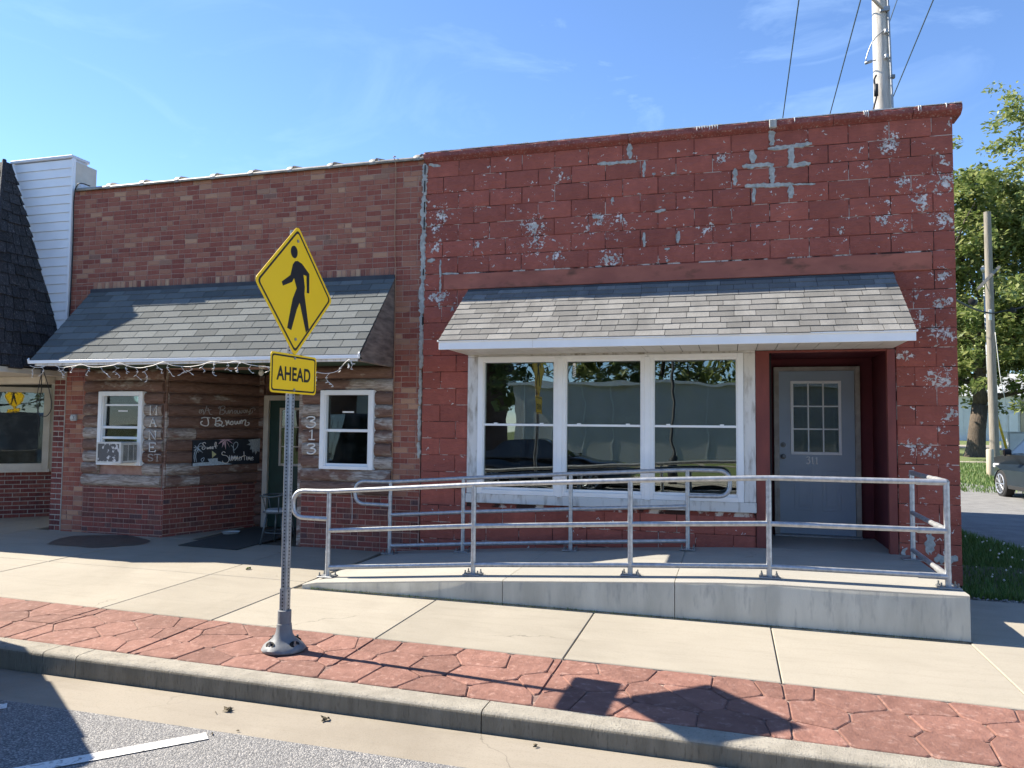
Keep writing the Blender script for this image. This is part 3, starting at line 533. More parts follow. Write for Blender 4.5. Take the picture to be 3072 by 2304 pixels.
# core behind the blocks (painted mortar)
m = MB()
m.box(XL+.004, XR_-.012, .004, .25, 2.93, 4.55)
m.box(XL+.004, -3.0, .004, .25, -.45, 2.93); m.box(1.70, XR_-.012, .004, .25, -.45, 2.93); m.box(-3.0, .30, .004, .25, -.45, .36); m.box(-3.0, 1.70, .009, .2, 2.14, 2.93)
m.build('wall_core', M['mortar_red'], blk)
m = MB(); m.box(XR_-.25, XR_-.012, .25, 9, -.5, 4.5); m.box(XL+.01, XR_-.25, 8.8, 9, -.5, 4.5); m.box(XL+.01, XL+.2, .25, 8.8, -.5, 4.5); m.build('side_wall', M['block_low'], blk)
m = MB(); m.box(XL+.2, XR_-.25, .25, 8.8, 4.0, 4.2); m.build('flat_roof', M['under'], blk)
def block_mesh(w, h, name, mat, low=False):
    m = MB(); g = .005; nx_, nz_ = (4, 3) if w > .25 else (2, 3); vs = []; fs = []; idx = {}
    for j in range(nz_+1):
        for i in range(nx_+1):
            e = i in (0, nx_) or j in (0, nz_)
            x = -w/2+g+(w-2*g)*i/nx_; z = -h/2+g+(h-2*g)*j/nz_; c = i in (0, nx_) and j in (0, nz_)
            if not e: x += U(-.012, .012); z += U(-.008, .008)
            idx[i, j] = len(vs); vs.append((x, (0.0 if e else U(-.016, -.004)*(.4 if low else 1)), z))
    for j in range(nz_):
        for i in range(nx_): fs.append((idx[i, j], idx[i+1, j], idx[i+1, j+1], idx[i, j+1]))
    rim = [idx[i, 0] for i in range(nx_+1)]+[idx[nx_, j] for j in range(1, nz_+1)]+[idx[i, nz_] for i in range(nx_-1, -1, -1)]+[idx[0, j] for j in range(nz_-1, 0, -1)]
    cor = [(-w/2+g*.5, .02, -h/2+g*.5), (w/2-g*.5, .02, -h/2+g*.5), (w/2-g*.5, .02, h/2-g*.5), (-w/2+g*.5, .02, h/2-g*.5)]
    k = len(vs); vs += cor; segs = [rim[0:nx_+1], rim[nx_:nx_+nz_+1], rim[nx_+nz_:2*nx_+nz_+1], rim[2*nx_+nz_:]+[rim[0]]]
    for q, sg in enumerate(segs): fs.append(tuple(sg)+(k+(q+1) % 4, k+q))
    m.add(vs, fs); return m.mesh(name, mat, True, 30)
bmesh_full = [block_mesh(BW, BH, 'block_full', M['block']) for _ in range(6)]; bmesh_half = [block_mesh(BW/2, BH, 'block_half', M['block']) for _ in range(3)]
blow_full = [block_mesh(BW, BH, 'block_low_full', M['block_low'], True) for _ in range(3)]; blow_half = [block_mesh(BW/2, BH, 'block_low_half', M['block_low'], True) for _ in range(2)]
for kk in range(24):
    z1 = ZT-BH*kk; z0 = z1-BH; zc = (z0+z1)/2; low = kk >= 21 or (kk >= 11)
    if kk < 7: iv = [(XL, XR_)]
    elif kk == 7: iv = [(XL, -3.385), (2.065, XR_)]
    elif kk < 21: iv = [(XL, -3.042), (1.70, XR_)]
    else: iv = [(XL, .285), (1.70, XR_)]
    edges = []; x = XR_-(BW/2 if kk % 2 == 0 else BW)
    while x > XL-BW: edges.append(x); x -= BW
    for (a, b) in iv:
        cuts = [a]+sorted([e for e in edges if a+.05 < e < b-.05])+[b]
        for p, q in zip(cuts[:-1], cuts[1:]):
            w = q-p; lowp = low and p < 1.0
            if abs(w-BW) < .003: me = rnd.choice(blow_full if lowp else bmesh_full)
            elif abs(w-BW/2) < .003: me = rnd.choice(blow_half if lowp else bmesh_half)
            else: me = block_mesh(w, BH, 'block_cut', M['block_low'] if lowp else M['block'], lowp)
            link('block', me, blk, ((p+q)/2+.7, -.004+U(-.003, .003)+(U(-.0, .006) if q > 2.2 else 0), zc+.35), (0, U(-.003, .003), U(-.004, .004)))
# coping
xs = [XL-.01, -2.75, -1.1, .47, 1.12, 1.9, 2.365]
for a, b in zip(xs[:-1], xs[1:]):
    m = MB(); n = 9; vs = []; fs = []
    prof = [(.25, 4.555), (-.002, 4.555), (-.055, 4.585), (-.07, 4.60), (-.07, 4.645), (-.055, 4.662), (.25, 4.662)]; K = len(prof)
    for i in range(n+1):
        x = a+.003+(b-a-.006)*i/n; j1, j2 = U(-.006, .006), U(-.007, .005)
        for q, (y, z) in enumerate(prof): vs.append((x, y+(j1 if q in (2, 3, 4) else 0), z+(j2 if q in (4, 5) else 0)))
    for i in range(n):
        for j in range(K): fs.append((i*K+j, i*K+(j+1) % K, (i+1)*K+(j+1) % K, (i+1)*K+j))
    fs += [tuple(range(K)), tuple(n*K+j for j in range(K))]
    m.add(vs, fs).build('coping_block', M['coping'], blk)
m = MB(); x = XL
while x < 2.35:
    w = U(.05, .12); m.box(x, min(2.36, x+w), -.064+U(-.004, .004), .2, 4.6635, 4.6715+U(-.002, .004)); x += w
def drip(x, n, sp, l0, l1):
    for i in range(n):
        l = U(l0, l1); xx = x+i*sp; m.tube([(xx, -.058, 4.667), (xx, -.075, 4.66), (xx+U(-.004, .004), -.077, 4.66-l*.6), (xx, -.076, 4.66-l)], [.006, .006, .0045, .002], 6)
drip(-.32, 9, .028, .02, .05); drip(1.42, 3, .02, .02, .07); drip(1.95, 2, .02, .04, .07); drip(2.21, 1, .02, .03, .04); drip(.72, 1, .02, .03, .05)
m.build('sealant', M['sealant'], blk)
MB().bbox(.455, .535, -.078, .1, 4.575, 4.668, .008).build('coping_patch', M['patch'], blk)
# repair mortar smears
def smear(pts, w, name='mortar_patch', parent=blk, y=-.016, mat=None, seed=0):
    P = smoothline([(a, b) for a, b in pts], 1) if len(pts) > 2 else [Vector(p) for p in pts]
    L_ = sum((P[i+1]-P[i]).length for i in range(len(P)-1)); n = max(5, int(L_/.022)); Lp = []; Rp = []
    for i in range(n+1):
        t = i/n*L_; k_ = 0
        while k_ < len(P)-2 and t > (P[k_+1]-P[k_]).length: t -= (P[k_+1]-P[k_]).length; k_ += 1
        d = (P[k_+1]-P[k_]).normalized(); c = P[k_]+d*t; nn = Vector((-d.y, d.x)); e = min(1, .45+min(i, n-i)*.3)
        Lp.append(c+nn*w*e*U(.55, 1.25)); Rp.append(c-nn*w*e*U(.55, 1.25))
    m = MB(); vs = []; fs = []; K = n+1
    for q in Lp: vs.append((q.x, -.001, q.y))
    for q, r in zip(Lp, Rp): c = q.lerp(r, .14); vs.append((c.x, y+U(-.001, .002), c.y))
    for q, r in zip(Lp, Rp): c = q.lerp(r, .5); vs.append((c.x, y+.002+U(-.001, .003), c.y))
    for q, r in zip(Lp, Rp): c = q.lerp(r, .86); vs.append((c.x, y+U(-.001, .002), c.y))
    for q in Rp: vs.append((q.x, -.001, q.y))
    for r in range(4):
        for i in range(n): fs.append((r*K+i, r*K+i+1, (r+1)*K+i+1, (r+1)*K+i))
    for i in (0, n): fs.append(tuple(r*K+i for r in range(5)))
    m.add(vs, fs); return m.build(name, mat or M['patch'], parent)
for pts, w in PT: smear(pts, w)
smear([(1.985, -.02), (1.985, .2)], .05); smear([(2.02, -.06), (2.24, -.05)], .05); smear([(1.72, 0), (1.80, -.03)], .06)
# the seam towards the brick neighbour
z = 4.54
while z > .95:
    l = min(U(.35, .7), z-.85); xx = -3.655+(4.54-z)*-.006; smear([(xx, z), (xx+U(-.006, .006), z-l*.5), (xx, z-l)], U(.028, .045) if z > 2.2 else U(.02, .03), 'seam_mortar', blk, -.02); z -= l+(U(.0, .02))
m = MB()
for a, b in ((4.52, 4.40), (4.32, 4.18), (4.05, 3.92), (3.86, 3.70), (3.2, 3.12), (2.6, 2.5)): m.box(-3.652, -3.640, -.026, .05, b, a)
m.build('seam_crack', M['gap'], blk)
# lintel
MB().bbox(-3.38, 2.06, -.020, .2, 2.925, 3.118, .006).build('lintel', M['lintel'], blk)
# awning
aw = link('awning', None, blk); aw.empty_display_size = .1
AX0, AX1, AY, AZ0, AZ1 = -3.045, 1.675, -.93, 2.195, 2.905
m = MB(); m.add([(AX0, .0, AZ1), (AX1, 0, AZ1), (AX1, AY, AZ0), (AX0, AY, AZ0), (AX0, .0, AZ0-.005), (AX1, 0, AZ0-.005), (AX1, AY, AZ0-.005), (AX0, AY, AZ0-.005)], [(0,1,2,3),(0,3,7,4),(1,5,6,2),(4,7,6,5),(0,4,5,1)]).build('deck', M['under'], aw)
MB().box(AX0-.01, AX1+.01, -.03, -.006, AZ1-.06, AZ1+.012).build('flashing', M['flash'], aw)
def shingle_mesh(name, mat, e, t=.010):
    m = MB(); m.add([(-.5, 0, 0), (.5, 0, 0), (.5, -e*1.04, 0), (-.5, -e*1.04, 0), (-.5, 0, .0015), (.5, 0, .0015), (.5, -e*1.04, t), (-.5, -e*1.04, t)], [(4,5,6,7),(2,3,7,6),(3,0,4,7),(1,2,6,5)]); return m.mesh(name, mat)
def shingle_roof(parent, x0, x1, y1, z0, z1, rows, tabw, mat, jit, org):
    ln = math.hypot(y1, z1-z0); e = ln/rows; ang = math.atan2(z1-z0, -y1)
    me = shingle_mesh('shingle', mat, e); d = Vector((0, y1, z0-z1)).normalized(); n = Vector((0, -(z1-z0), -y1)).normalized()
    if n.z < 0: n = -n
    for r in range(rows):
        o = Vector((0, 0, z1))+d*(r*e)+n*.003; x = x0-(tabw*(.5 if r % 2 else 0) if not jit else tabw*U(0, .8))
        while x < x1-.01:
            w = tabw*(U(.55, 1.25) if jit else 1); a = max(x, x0); b = min(x+w, x1); x += w
            if b-a < .03: continue
            q = link('shingle', me, parent, Vector(((a+b)/2, o.y, o.z))-org+n*(U(0, .002) if jit else 0)+d*(U(-.004, .006) if jit else 0), (ang, U(-.006, .006) if jit else 0, U(-.006, .006) if jit else 0), (b-a-(.005 if jit else .007), 1, 1))
ORG = Vector(blk.location)
shingle_roof(aw, AX0-.02, AX1+.02, AY-.03, AZ0-.01, AZ1, 10, .255, M['shingleR'], True, ORG)
MB().bbox(AX0-.02, AX1+.02, AY-.02, AY, 2.088, AZ0-.006, .003).build('fascia', M['white'], aw)
MB().box(-2.0, -1.996, AY-.0215, AY-.0195, 2.09, AZ0-.01).build('fascia_joint', M['soffit'], aw)
MB().bbox(AX0-.035, AX1+.035, AY-.035, AY-.001, AZ0-.022, AZ0-.004, .003).build('drip_edge', M['white'], aw)
n = 24
for i in range(n):
    a = AX0+(AX1-AX0)*i/n; b = AX0+(AX1-AX0)*(i+1)/n; MB().box(a+.004, b-.004, AY+.002, -.008, 2.112, 2.122).build('soffit_board', M['soffit'], aw)
MB().box(AX0, AX1, AY+.002, -.004, 2.123, 2.135).build('soffit_back', M['gap'], aw)
# triple window
win = link('window', None, blk); tag(win, 'white vinyl triple sash window in peeling white wood surround')
m = MB(); m.bbox(-3.04, -2.905, -.03, .06, .45, 2.085, .004); m.build('side_trim', M['white_old'], win)
MB().bbox(.165, .288, -.03, .06, .45, 2.085, .004).build('side_trim', M['white_old'], win)
MB().bbox(-3.04, .288, -.028, .06, 2.088, 2.111, .003).build('head_trim', M['white_old'], win)
MB().bbox(-3.045, .292, -.05, .06, .338, .447, .006).build('sill', M['white_old'], win)
def sash_window(parent, x0, x1, z0, z1, zr, y, fm, gm, fw=.045, rail=.035, lock=True, split=True):
    f = MB(); f.bbox(x0, x0+fw, y-.05, y+.04, z0, z1, .004); f.bbox(x1-fw, x1, y-.05, y+.04, z0, z1, .004); f.bbox(x0+fw, x1-fw, y-.05, y+.04, z1-fw*.85, z1, .004); f.bbox(x0+fw, x1-fw, y-.052, y+.04, z0, z0+fw*.8, .004)
    # inner step
    g = fw+.014; f.box(x0+fw, x0+g, y-.032, y+.035, z0+fw*.8, z1-fw*.85); f.box(x1-g, x1-fw, y-.032, y+.035, z0+fw*.8, z1-fw*.85); f.box(x0+g, x1-g, y-.032, y+.035, z1-fw*.85-.014, z1-fw*.85)
    f.build('frame', fm, parent)
    MB().bbox(x0+g, x1-g, y-.028, y+.02, zr-rail/2, zr+rail/2, .003).build('meeting_rail', fm, parent); MB().bbox(x0+g, x1-g, y-.02, y+.02, z0+fw*.8, z0+fw*.8+.03, .003).build('sash_rail', fm, parent)
    MB().box(x0+g, x1-g, y+.012, y+.016, zr+rail/2, z1-fw*.85-.014).build('pane', gm, parent)
    MB().box(x0+g, x1-g, y-.004, y+.0, z0+fw*.8+.03, zr-rail/2).build('pane', gm, parent)
    if lock:
        for t in (.22, .78):
            xx = x0+(x1-x0)*t; MB().bbox(xx-.022, xx+.022, y-.03, y-.005, zr+rail/2, zr+rail/2+.012, .003).build('latch', fm, parent)
for (a, b) in ((-2.905, -1.895), (-1.893, -.882), (-.88, .163)): sash_window(win, a, b, .448, 2.087, 1.272, 0, M['white'], M['glass'], .065, .026)
for a in (-1.894, -.881): MB().bbox(a-.03, a+.03, -.062, -.03, .44, 2.06, .004).build('mullion', M['white'], win)
# room behind
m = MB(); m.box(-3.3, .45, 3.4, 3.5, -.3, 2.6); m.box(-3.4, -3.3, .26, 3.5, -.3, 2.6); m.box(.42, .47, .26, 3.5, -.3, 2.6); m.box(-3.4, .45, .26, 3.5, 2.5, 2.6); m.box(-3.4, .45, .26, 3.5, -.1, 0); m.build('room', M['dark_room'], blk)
# door recess
rc = link('entry', None, blk); tag(rc, 'dark maroon recessed entry')
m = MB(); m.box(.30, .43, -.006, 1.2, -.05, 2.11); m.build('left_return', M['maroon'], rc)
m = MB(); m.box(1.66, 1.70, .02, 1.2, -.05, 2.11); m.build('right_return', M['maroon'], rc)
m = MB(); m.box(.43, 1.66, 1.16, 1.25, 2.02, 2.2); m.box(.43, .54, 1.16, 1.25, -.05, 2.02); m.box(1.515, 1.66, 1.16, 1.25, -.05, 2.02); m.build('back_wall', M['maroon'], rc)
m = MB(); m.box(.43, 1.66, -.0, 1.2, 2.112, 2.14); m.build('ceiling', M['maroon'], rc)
MB().bbox(.291, .435, -.02, .05, -.06, 2.105, .004).build('jamb', M['red_trim'], rc); MB().bbox(1.61, 1.69, -.02, .06, -.06, 2.105, .004).build('jamb', M['red_trim'], rc); MB().bbox(.435, 1.61, -.018, .05, 2.085, 2.108, .003).build('head_board', M['red_trim'], rc)
MB().box(.30, 1.69, -.02, 1.2, -.12, -.034).build('floor', M['conc_ramp'], rc)
dr = link('door', None, blk); tag(dr, 'grey blue steel door with nine pane light and number 311')
m = MB(); m.bbox(.54, .602, 1.09, 1.18, -.02, 2.012, .004); m.bbox(1.46, 1.517, 1.09, 1.18, -.02, 2.012, .004); m.bbox(.602, 1.46, 1.09, 1.18, 1.963, 2.012, .004); m.build('frame', M['frame_tan'], dr)
MB().bbox(.54, 1.517, 1.02, 1.16, -.034, -.012, .003).build('threshold', M['galv_post'], dr)
LX0, LX1, LZ0, LZ1 = .735, 1.312, .945, 1.842
m = MB(); y = 1.135
for (a, b, c, d) in ((.604, LX0, -.01, 1.961), (LX1, 1.458, -.01, 1.961), (LX0, LX1, LZ1, 1.961), (LX0, LX1, -.01, LZ0)): m.box(a, b, y, y+.04, c, d)
leaf = m.build('leaf', M['blue_door'], dr)
for (a, b) in ((.772, .975), (1.085, 1.30)):
    m = MB(); w = .028
    m.bbox(a, b, y-.006, y-.001, .75, .75+w, .002); m.bbox(a, b, y-.006, y-.001, .27, .27+w, .002); m.bbox(a, a+w, y-.006, y-.001, .27+w, .75, .002); m.bbox(b-w, b, y-.006, y-.001, .27+w, .75, .002); m.bbox(a+.05, b-.05, y-.005, y-.001, .33, .72, .003)
    wlink('panel', m.mesh('panel', M['blue_door']), leaf)
m = MB(); f = .034
m.bbox(LX0, LX0+f, y-.012, y+.02, LZ0, LZ1, .003); m.bbox(LX1-f, LX1, y-.012, y+.02, LZ0, LZ1, .003); m.bbox(LX0+f, LX1-f, y-.012, y+.02, LZ1-f, LZ1, .003); m.bbox(LX0+f, LX1-f, y-.012, y+.02, LZ0, LZ0+f, .003)
m.build('light_frame', M['white'], dr)
for i in (1, 2):
    xx = LX0+f+(LX1-LX0-2*f)*i/3; MB().bbox(xx-.008, xx+.008, y-.008, y+.01, LZ0+f, LZ1-f, .002).build('muntin', M['white'], dr)
    zz = LZ0+f+(LZ1-LZ0-2*f)*i/3; MB().bbox(LX0+f, LX1-f, y-.007, y+.01, zz-.008, zz+.008, .002).build('muntin', M['white'], dr)
for i in range(3):
    for j in range(3):
        a = LX0+f+(LX1-LX0-2*f)*i/3; b = LX0+f+(LX1-LX0-2*f)*(i+1)/3; c = LZ0+f+(LZ1-LZ0-2*f)*j/3; d = LZ0+f+(LZ1-LZ0-2*f)*(j+1)/3
        MB().box(a, b, y+.002, y+.006, c, d).build('pane', M['glass_shop'], dr)
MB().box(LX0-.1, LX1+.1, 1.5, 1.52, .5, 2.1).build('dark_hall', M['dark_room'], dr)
for zz in (.919, 1.061):
    m = MB(); m.tube([(.647, y, zz), (.647, y-.012, zz), (.647, y-.014, zz), (.647, y-.05, zz), (.647, y-.055, zz)], [.033, .032, .014, .014 if zz > 1 else .028, .004 if zz > 1 else .02], 14); m.build('knob' if zz < 1 else 'deadbolt', M['bolt'], dr, True, 40)
# sticker with a striped shaft on the middle pane, things behind the glass
m = MB(); m.tube([(-1.735, .010, 1.985), (-1.735, .0115, 1.985)], .018, 12)
for i in range(5): z = 1.945-.026*i; m.prism([(-1.753, z-.008), (-1.717, z+.012), (-1.717, z+.024), (-1.753, z+.004)], lambda u, v, d: (u, d, v), .0100, .0112)
m.build('sticker', M['white'], win)
# letters by built-in font
def text_mesh(txt, h, mat, name='lettering', bold=0, ext=.002, sx=1.0):
    cu = bpy.data.curves.new('t', 'FONT'); cu.body = txt; cu.size = h/.7; cu.extrude = ext; cu.offset = bold; cu.align_x = 'CENTER'; cu.space_character = 1.05
    ob = bpy.data.objects.new('t', cu); COL.objects.link(ob); dg = bpy.context.evaluated_depsgraph_get(); me = bpy.data.meshes.new_from_object(ob.evaluated_get(dg)); bpy.data.objects.remove(ob); bpy.data.curves.remove(cu)
    me.name = name; me.transform(Matrix.Scale(sx, 4, (1, 0, 0))); me.materials.clear(); me.materials.append(mat); return me
for ii, st in enumerate(([[(.05, .85), (.3, 1), (.75, .98), (.8, .78), (.42, .56), (.8, .5), (.92, .25), (.65, .02), (.25, 0), (.05, .12)]], [[(.2, .78), (.5, 1), (.5, 0)], [(.2, 0), (.8, 0)]], [[(.2, .78), (.5, 1), (.5, 0)], [(.2, 0), (.8, 0)]])):
    m = MB()
    for s_ in st: m.tube([(.912+.048*ii+.04*q[0], y-.003, .838+.08*q[1]) for q in (smoothline(s_, 3) if ii == 0 else [Vector(a) for a in s_])], .009, 6)
    m.build('house_number', M['white'], dr, True)

# ================================================================ concrete ramp and rails
ramp = empty('concrete_ramp', (-1.1, -1, -.4), 'poured concrete wheelchair ramp and landing in front of the red block shop', 'ramp')
RP = [(-4.06, -.325), (-3.9, -.292), (-2.35, -.176), (-.855, -.092), (-.1, -.05), (.35, -.036), (1.815, -.034)]
def rz_(x):
    for (a, za), (b, zb) in zip(RP[:-1], RP[1:]):
        if x <= b: return za+(zb-za)*(x-a)/(b-a)
    return RP[-1][1]
def ramp_part(x0, x1, name):
    xs_ = sorted([x0, x1]+[p[0] for p in RP if x0+.01 < p[0] < x1-.01]); m = MB(); vs = []; fs = []; K = 6
    for i, x in enumerate(xs_):
        t = rz_(x); g = -.6; b = min(.018, (t-gz(x, -2))*.5)
        q = .016 if x1 > 1.8 and i == len(xs_)-1 else 0
        vs += [(x, -.004, t), (x, -1.982, t), (x, -1.996, t-b*.4), (x, -2.0, t-b), (x, -2.0, g), (x, -.004, g)]
    n = len(xs_)
    for i in range(n-1):
        for j in range(K): fs.append((i*K+j, (i+1)*K+j, (i+1)*K+(j+1) % K, i*K+(j+1) % K))
    fs += [tuple(range(K)), tuple((n-1)*K+j for j in reversed(range(K)))]
    m.add(vs, fs); o = m.build(name, M['conc_ramp'], ramp, True, 35); o.data.materials.append(M['conc_wall'])
    for p in o.data.polygons:
        if abs(p.normal.z) < .3: p.material_index = 1
ramp_part(-4.06, -2.0, 'ramp_slab'); ramp_part(-1.994, -.455, 'ramp_slab'); ramp_part(-.449, 1.812, 'landing')
m = MB(); m.box(-4.0, 1.81, -1.99, -.02, -.6, -.4); m.build('footing', M['joint'], ramp)
def railing(name, label, posts, yy, loops, extra=None):
    e = empty(name, (posts[0][0], yy, posts[0][1]), label, 'railing'); r = .0235; H = .86
    tops = [(x, yy, b+H) for x, b in posts]; mid = [(x, yy, b+.465) for x, b in posts]; low = [(x, yy, b+.095) for x, b in posts]
    L0 = loops[0]; pl = []
    if L0: pl += [(posts[0][0], yy, posts[0][1]+.58), (L0, yy, posts[0][1]+.585), (L0, yy, posts[0][1]+H-.004), (posts[0][0], yy, posts[0][1]+H)]
    pl += tops[1:] if L0 else tops
    if loops[1]: x, b = posts[-1]; pl += [(loops[1], yy, b+H), (loops[1], yy, b+.585), (x, yy, b+.58)]
    MB().tube(rounded(pl, .13, 7), r, 14).build('top_rail', M['galv'], e, True, 50)
    for nm, ln in (('middle_rail', mid), ('bottom_rail', low)): MB().tube(rounded(ln, .03, 3), r*.96, 14).build(nm, M['galv'], e, True, 50)
    for i, (x, b) in enumerate(posts):
        MB().tube([(x, yy, b+.006), (x, yy, b+H)], r, 14).build('post', M['galv'], e, True, 50)
        m = MB()
        for z in (.465, .095): MB().tube([(x, yy, b+z-.03), (x, yy, b+z+.03)], r*1.06, 14).build('weld_joint', M['galv'], e, True, 50)
        pl_ = wlink('base_plate', MB().bbox(x-.085, x+.085, yy-.07, yy+.07, b+.001, b+.014, .003).mesh('base_plate', M['galv_post']), e)
        for dx in (-.062, .062):
            for dy in (-.048, .048): wlink('anchor_bolt', MB().tube([(x+dx, yy+dy, b+.012), (x+dx, yy+dy, b+.025), (x+dx, yy+dy, b+.0255), (x+dx, yy+dy, b+.05)], [.013, .013, .007, .007], 6).mesh('anchor_bolt', M['bolt']), pl_)
    return e
OP = [(-3.92, -.289), (-2.365, -.174), (-.863, -.09), (.335, -.034), (1.722, -.032)]
ro = railing('ramp_railing', 'long galvanized pipe railing along the front edge of the ramp', OP, -1.754, (-4.33, None))
IP = [(-3.93, -.292), (-3.0, -.222), (-1.717, -.138), (-.428, -.06)]
ri = railing('ramp_railing', 'galvanized pipe railing close to the wall under the triple window', IP, -.25, (-4.40, .015))
# return of the outer rail back to the wall
e = ro; bz = -.034
for z in (.86, .465, .095):
    MB().tube([(1.722, -1.754, bz+z), (1.765, -.31, bz+z)], .0235 if z > .8 else .0225, 14).build('return_rail', M['galv'], e, True, 50)
    MB().tube([(1.722, -1.754, bz+z), (1.734, -1.35, bz+z)], .027, 14).build('sleeve', M['galv'], e, True, 50)
    MB().tube([(1.722, -1.754, bz+z), (1.50, -1.754, bz+z)], .0262, 14).build('sleeve', M['galv'], e, True, 50)
MB().tube([(1.765, -.31, bz), (1.765, -.31, bz+.885)], .0235, 14).build('post', M['galv'], e, True, 50)
MB().bbox(1.66, 1.87, -.39, -.23, bz+.001, bz+.013, .003).build('base_plate', M['galv_post'], e)
# ================================================================ brick building (313)
brk = empty('brick_building', (-6.4, 0, -.35), 'brown brick shop with log siding entry and grey green shingle awning', 'building'); BO = Vector(brk.location)
BX0, BX1 = -9.13, -3.66
m = MB()
m.box(BX0, BX1, .006, .25, 1.99, 4.60); m.box(BX0, -8.45, .006, .25, -.45, 1.99); m.box(-7.765, -7.43, .006, .2, -.45, 1.99); m.box(-8.45, -7.765, .006, .2, -.45, .69); m.box(-8.45, -7.765, .006, .2, 1.66, 1.99)
m.box(-5.30, -4.985, .006, .25, -.45, 1.99); m.box(-4.285, BX1, .006, .25, -.45, 1.99); m.box(-4.985, -4.285, .006, .2, -.45, .71); m.box(-4.985, -4.285, .006, .2, 1.67, 1.99)
m.build('wall_core', M['mortar'], brk)
m = MB(); m.box(BX0, BX0+.2, .25, 9, -.5, 4.5); m.box(BX1-.2, BX1-.005, .25, 9, -.5, 4.5); m.box(BX0+.2, BX1-.2, 8.8, 9, -.5, 4.5); m.build('side_wall', M['mortar'], brk)
MB().box(BX0+.2, BX1-.2, .25, 8.8, 4.0, 4.15).build('flat_roof', M['under'], brk)
DA, DB = Vector((-7.41, .004)), Vector((-6.88, 1.38)); DE = (DB-DA).normalized(); DN = Vector((DE.y, -DE.x)); DL = (DB-DA).length   # splayed entry wall, DN points to the entry
def dp(u, z, d=0): q = DA+DE*u+DN*d; return (q.x, q.y, z)
m = MB(); m.add([dp(0, -.45, -.006), dp(DL, -.45, -.006), dp(DL, 2.0, -.006), dp(0, 2.0, -.006), dp(0, -.45, -.10), dp(DL, -.45, -.10), dp(DL, 2.0, -.10), dp(0, 2.0, -.10)], [(0,1,2,3),(4,7,6,5),(0,4,5,1),(1,5,6,2),(2,6,7,3),(3,7,4,0)]).build('entry_side_core', M['mortar'], brk)
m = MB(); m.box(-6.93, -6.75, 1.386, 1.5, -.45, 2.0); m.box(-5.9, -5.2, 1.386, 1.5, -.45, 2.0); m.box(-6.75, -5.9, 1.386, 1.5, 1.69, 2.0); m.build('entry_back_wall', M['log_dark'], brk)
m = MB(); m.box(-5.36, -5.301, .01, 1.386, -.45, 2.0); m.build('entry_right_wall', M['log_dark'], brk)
m = MB(); m.box(-8.72, -4.06, -.90, 1.5, 2.004, 2.02); m.build('entry_soffit', M['green'], brk)
# bricks
def brick_mesh(w, h, name, mat):
    m = MB(); g = .0058; c = .003
    def rect(ww, hh, y): return [(-ww/2, y, -hh/2), (ww/2, y, -hh/2), (ww/2, y, hh/2), (-ww/2, y, hh/2)]
    m.add(rect(w-2*g, h-2*g, .012)+rect(w-2*g, h-2*g, c)+rect(w-2*g-2*c, h-2*g-2*c, 0), [(0,1,5,4),(1,2,6,5),(2,3,7,6),(3,0,4,7),(4,5,9,8),(5,6,10,9),(6,7,11,10),(7,4,8,11),(8,9,10,11)])
    return m.mesh(name, mat)
CH, CW = .0677, .2032
BM = {}
def bmesh_for(w, h, mat):
    k_ = (round(w, 3), round(h, 3), mat)
    if k_ not in BM: BM[k_] = brick_mesh(w, h, 'brick', M[mat])
    return BM[k_]
items = []   # (center, rot, w, h, mat)
def field(x0, x1, z0, z1, mat, half0=0, zstart=None):
    r = 0; z = z0
    while z < z1-.02:
        zz = min(z+CH, z1); x = x0-((CW/2) if (r+half0) % 2 else 0)
        seq = 0
        while x < x1-.005:
            w = CW if rnd.random() < .70 else CW/2
            if rnd.random() < .0: w = CW
            a, b = max(x, x0), min(x+w, x1); x += w
            if b-a > .025: items.append((Vector(((a+b)/2, U(-.002, .0015), (z+zz)/2)), 0, b-a, zz-z, mat))
        z = zz; r += 1
def tidy(w): return round(w/.0254)*.0254 if w > .03 else w
field(BX0, BX1, 3.247, 4.60, 'brick'); field(BX0, -8.72, 1.99, 3.247, 'brick'); field(-4.03, BX1, .37, 3.247, 'brick')
x = -8.72
while x < -4.05:
    items.append((Vector((x+CH/2, U(-.002, .002), 3.195)), 0, CH, .103, 'brick_rowlock')); x += CH
field(BX0, -8.765, -.33, 1.99, 'brick'); field(-8.765, -7.41, -.34, .372, 'brick_base'); field(-5.30, BX1, -.34, .372, 'brick_base')
r = 0; z = -.33; rot = math.atan2(DE.y, DE.x)
while z < .36:
    x = -(CW/2 if r % 2 else 0)
    while x < DL-.01:
        a, b = max(0, x), min(DL, x+CW); x += CW
        if b-a > .03:
            q = DA+DE*((a+b)/2); items.append((Vector((q.x, q.y, z+CH/2)), rot, b-a, CH, 'brick_base'))
    z += CH; r += 1
items.sort(key=lambda t: (t[0]-CAMP).length)
hid = lambda c: (-8.72 < c.x < -4.05 and 2.05 < c.z < 3.1)
shown = [t for t in items if not hid(t[0])]
for (c, ro_, w, h, mt) in shown[:300]:
    link('brick', bmesh_for(w, h, mt), brk, c-BO, (0, U(-.004, .004), ro_+U(-.004, .004)))
rest = {}
for (c, ro_, w, h, mt) in shown[300:]:
    mm = rest.setdefault(mt, MB()); me = bmesh_for(w, h, mt); cs, sn = math.cos(ro_), math.sin(ro_)
    mm.add([(c.x+v.co.x*cs-v.co.y*sn, c.y+v.co.x*sn+v.co.y*cs, c.z+v.co.z) for v in me.vertices], [tuple(p.vertices) for p in me.polygons])
for mt, mm in rest.items():
    me = bpy.data.meshes.new('brickwork'); me.from_pydata(mm.v, [], mm.f); me.materials.append(M[mt]); o = wlink('brickwork', me, brk); o['kind'] = 'stuff'
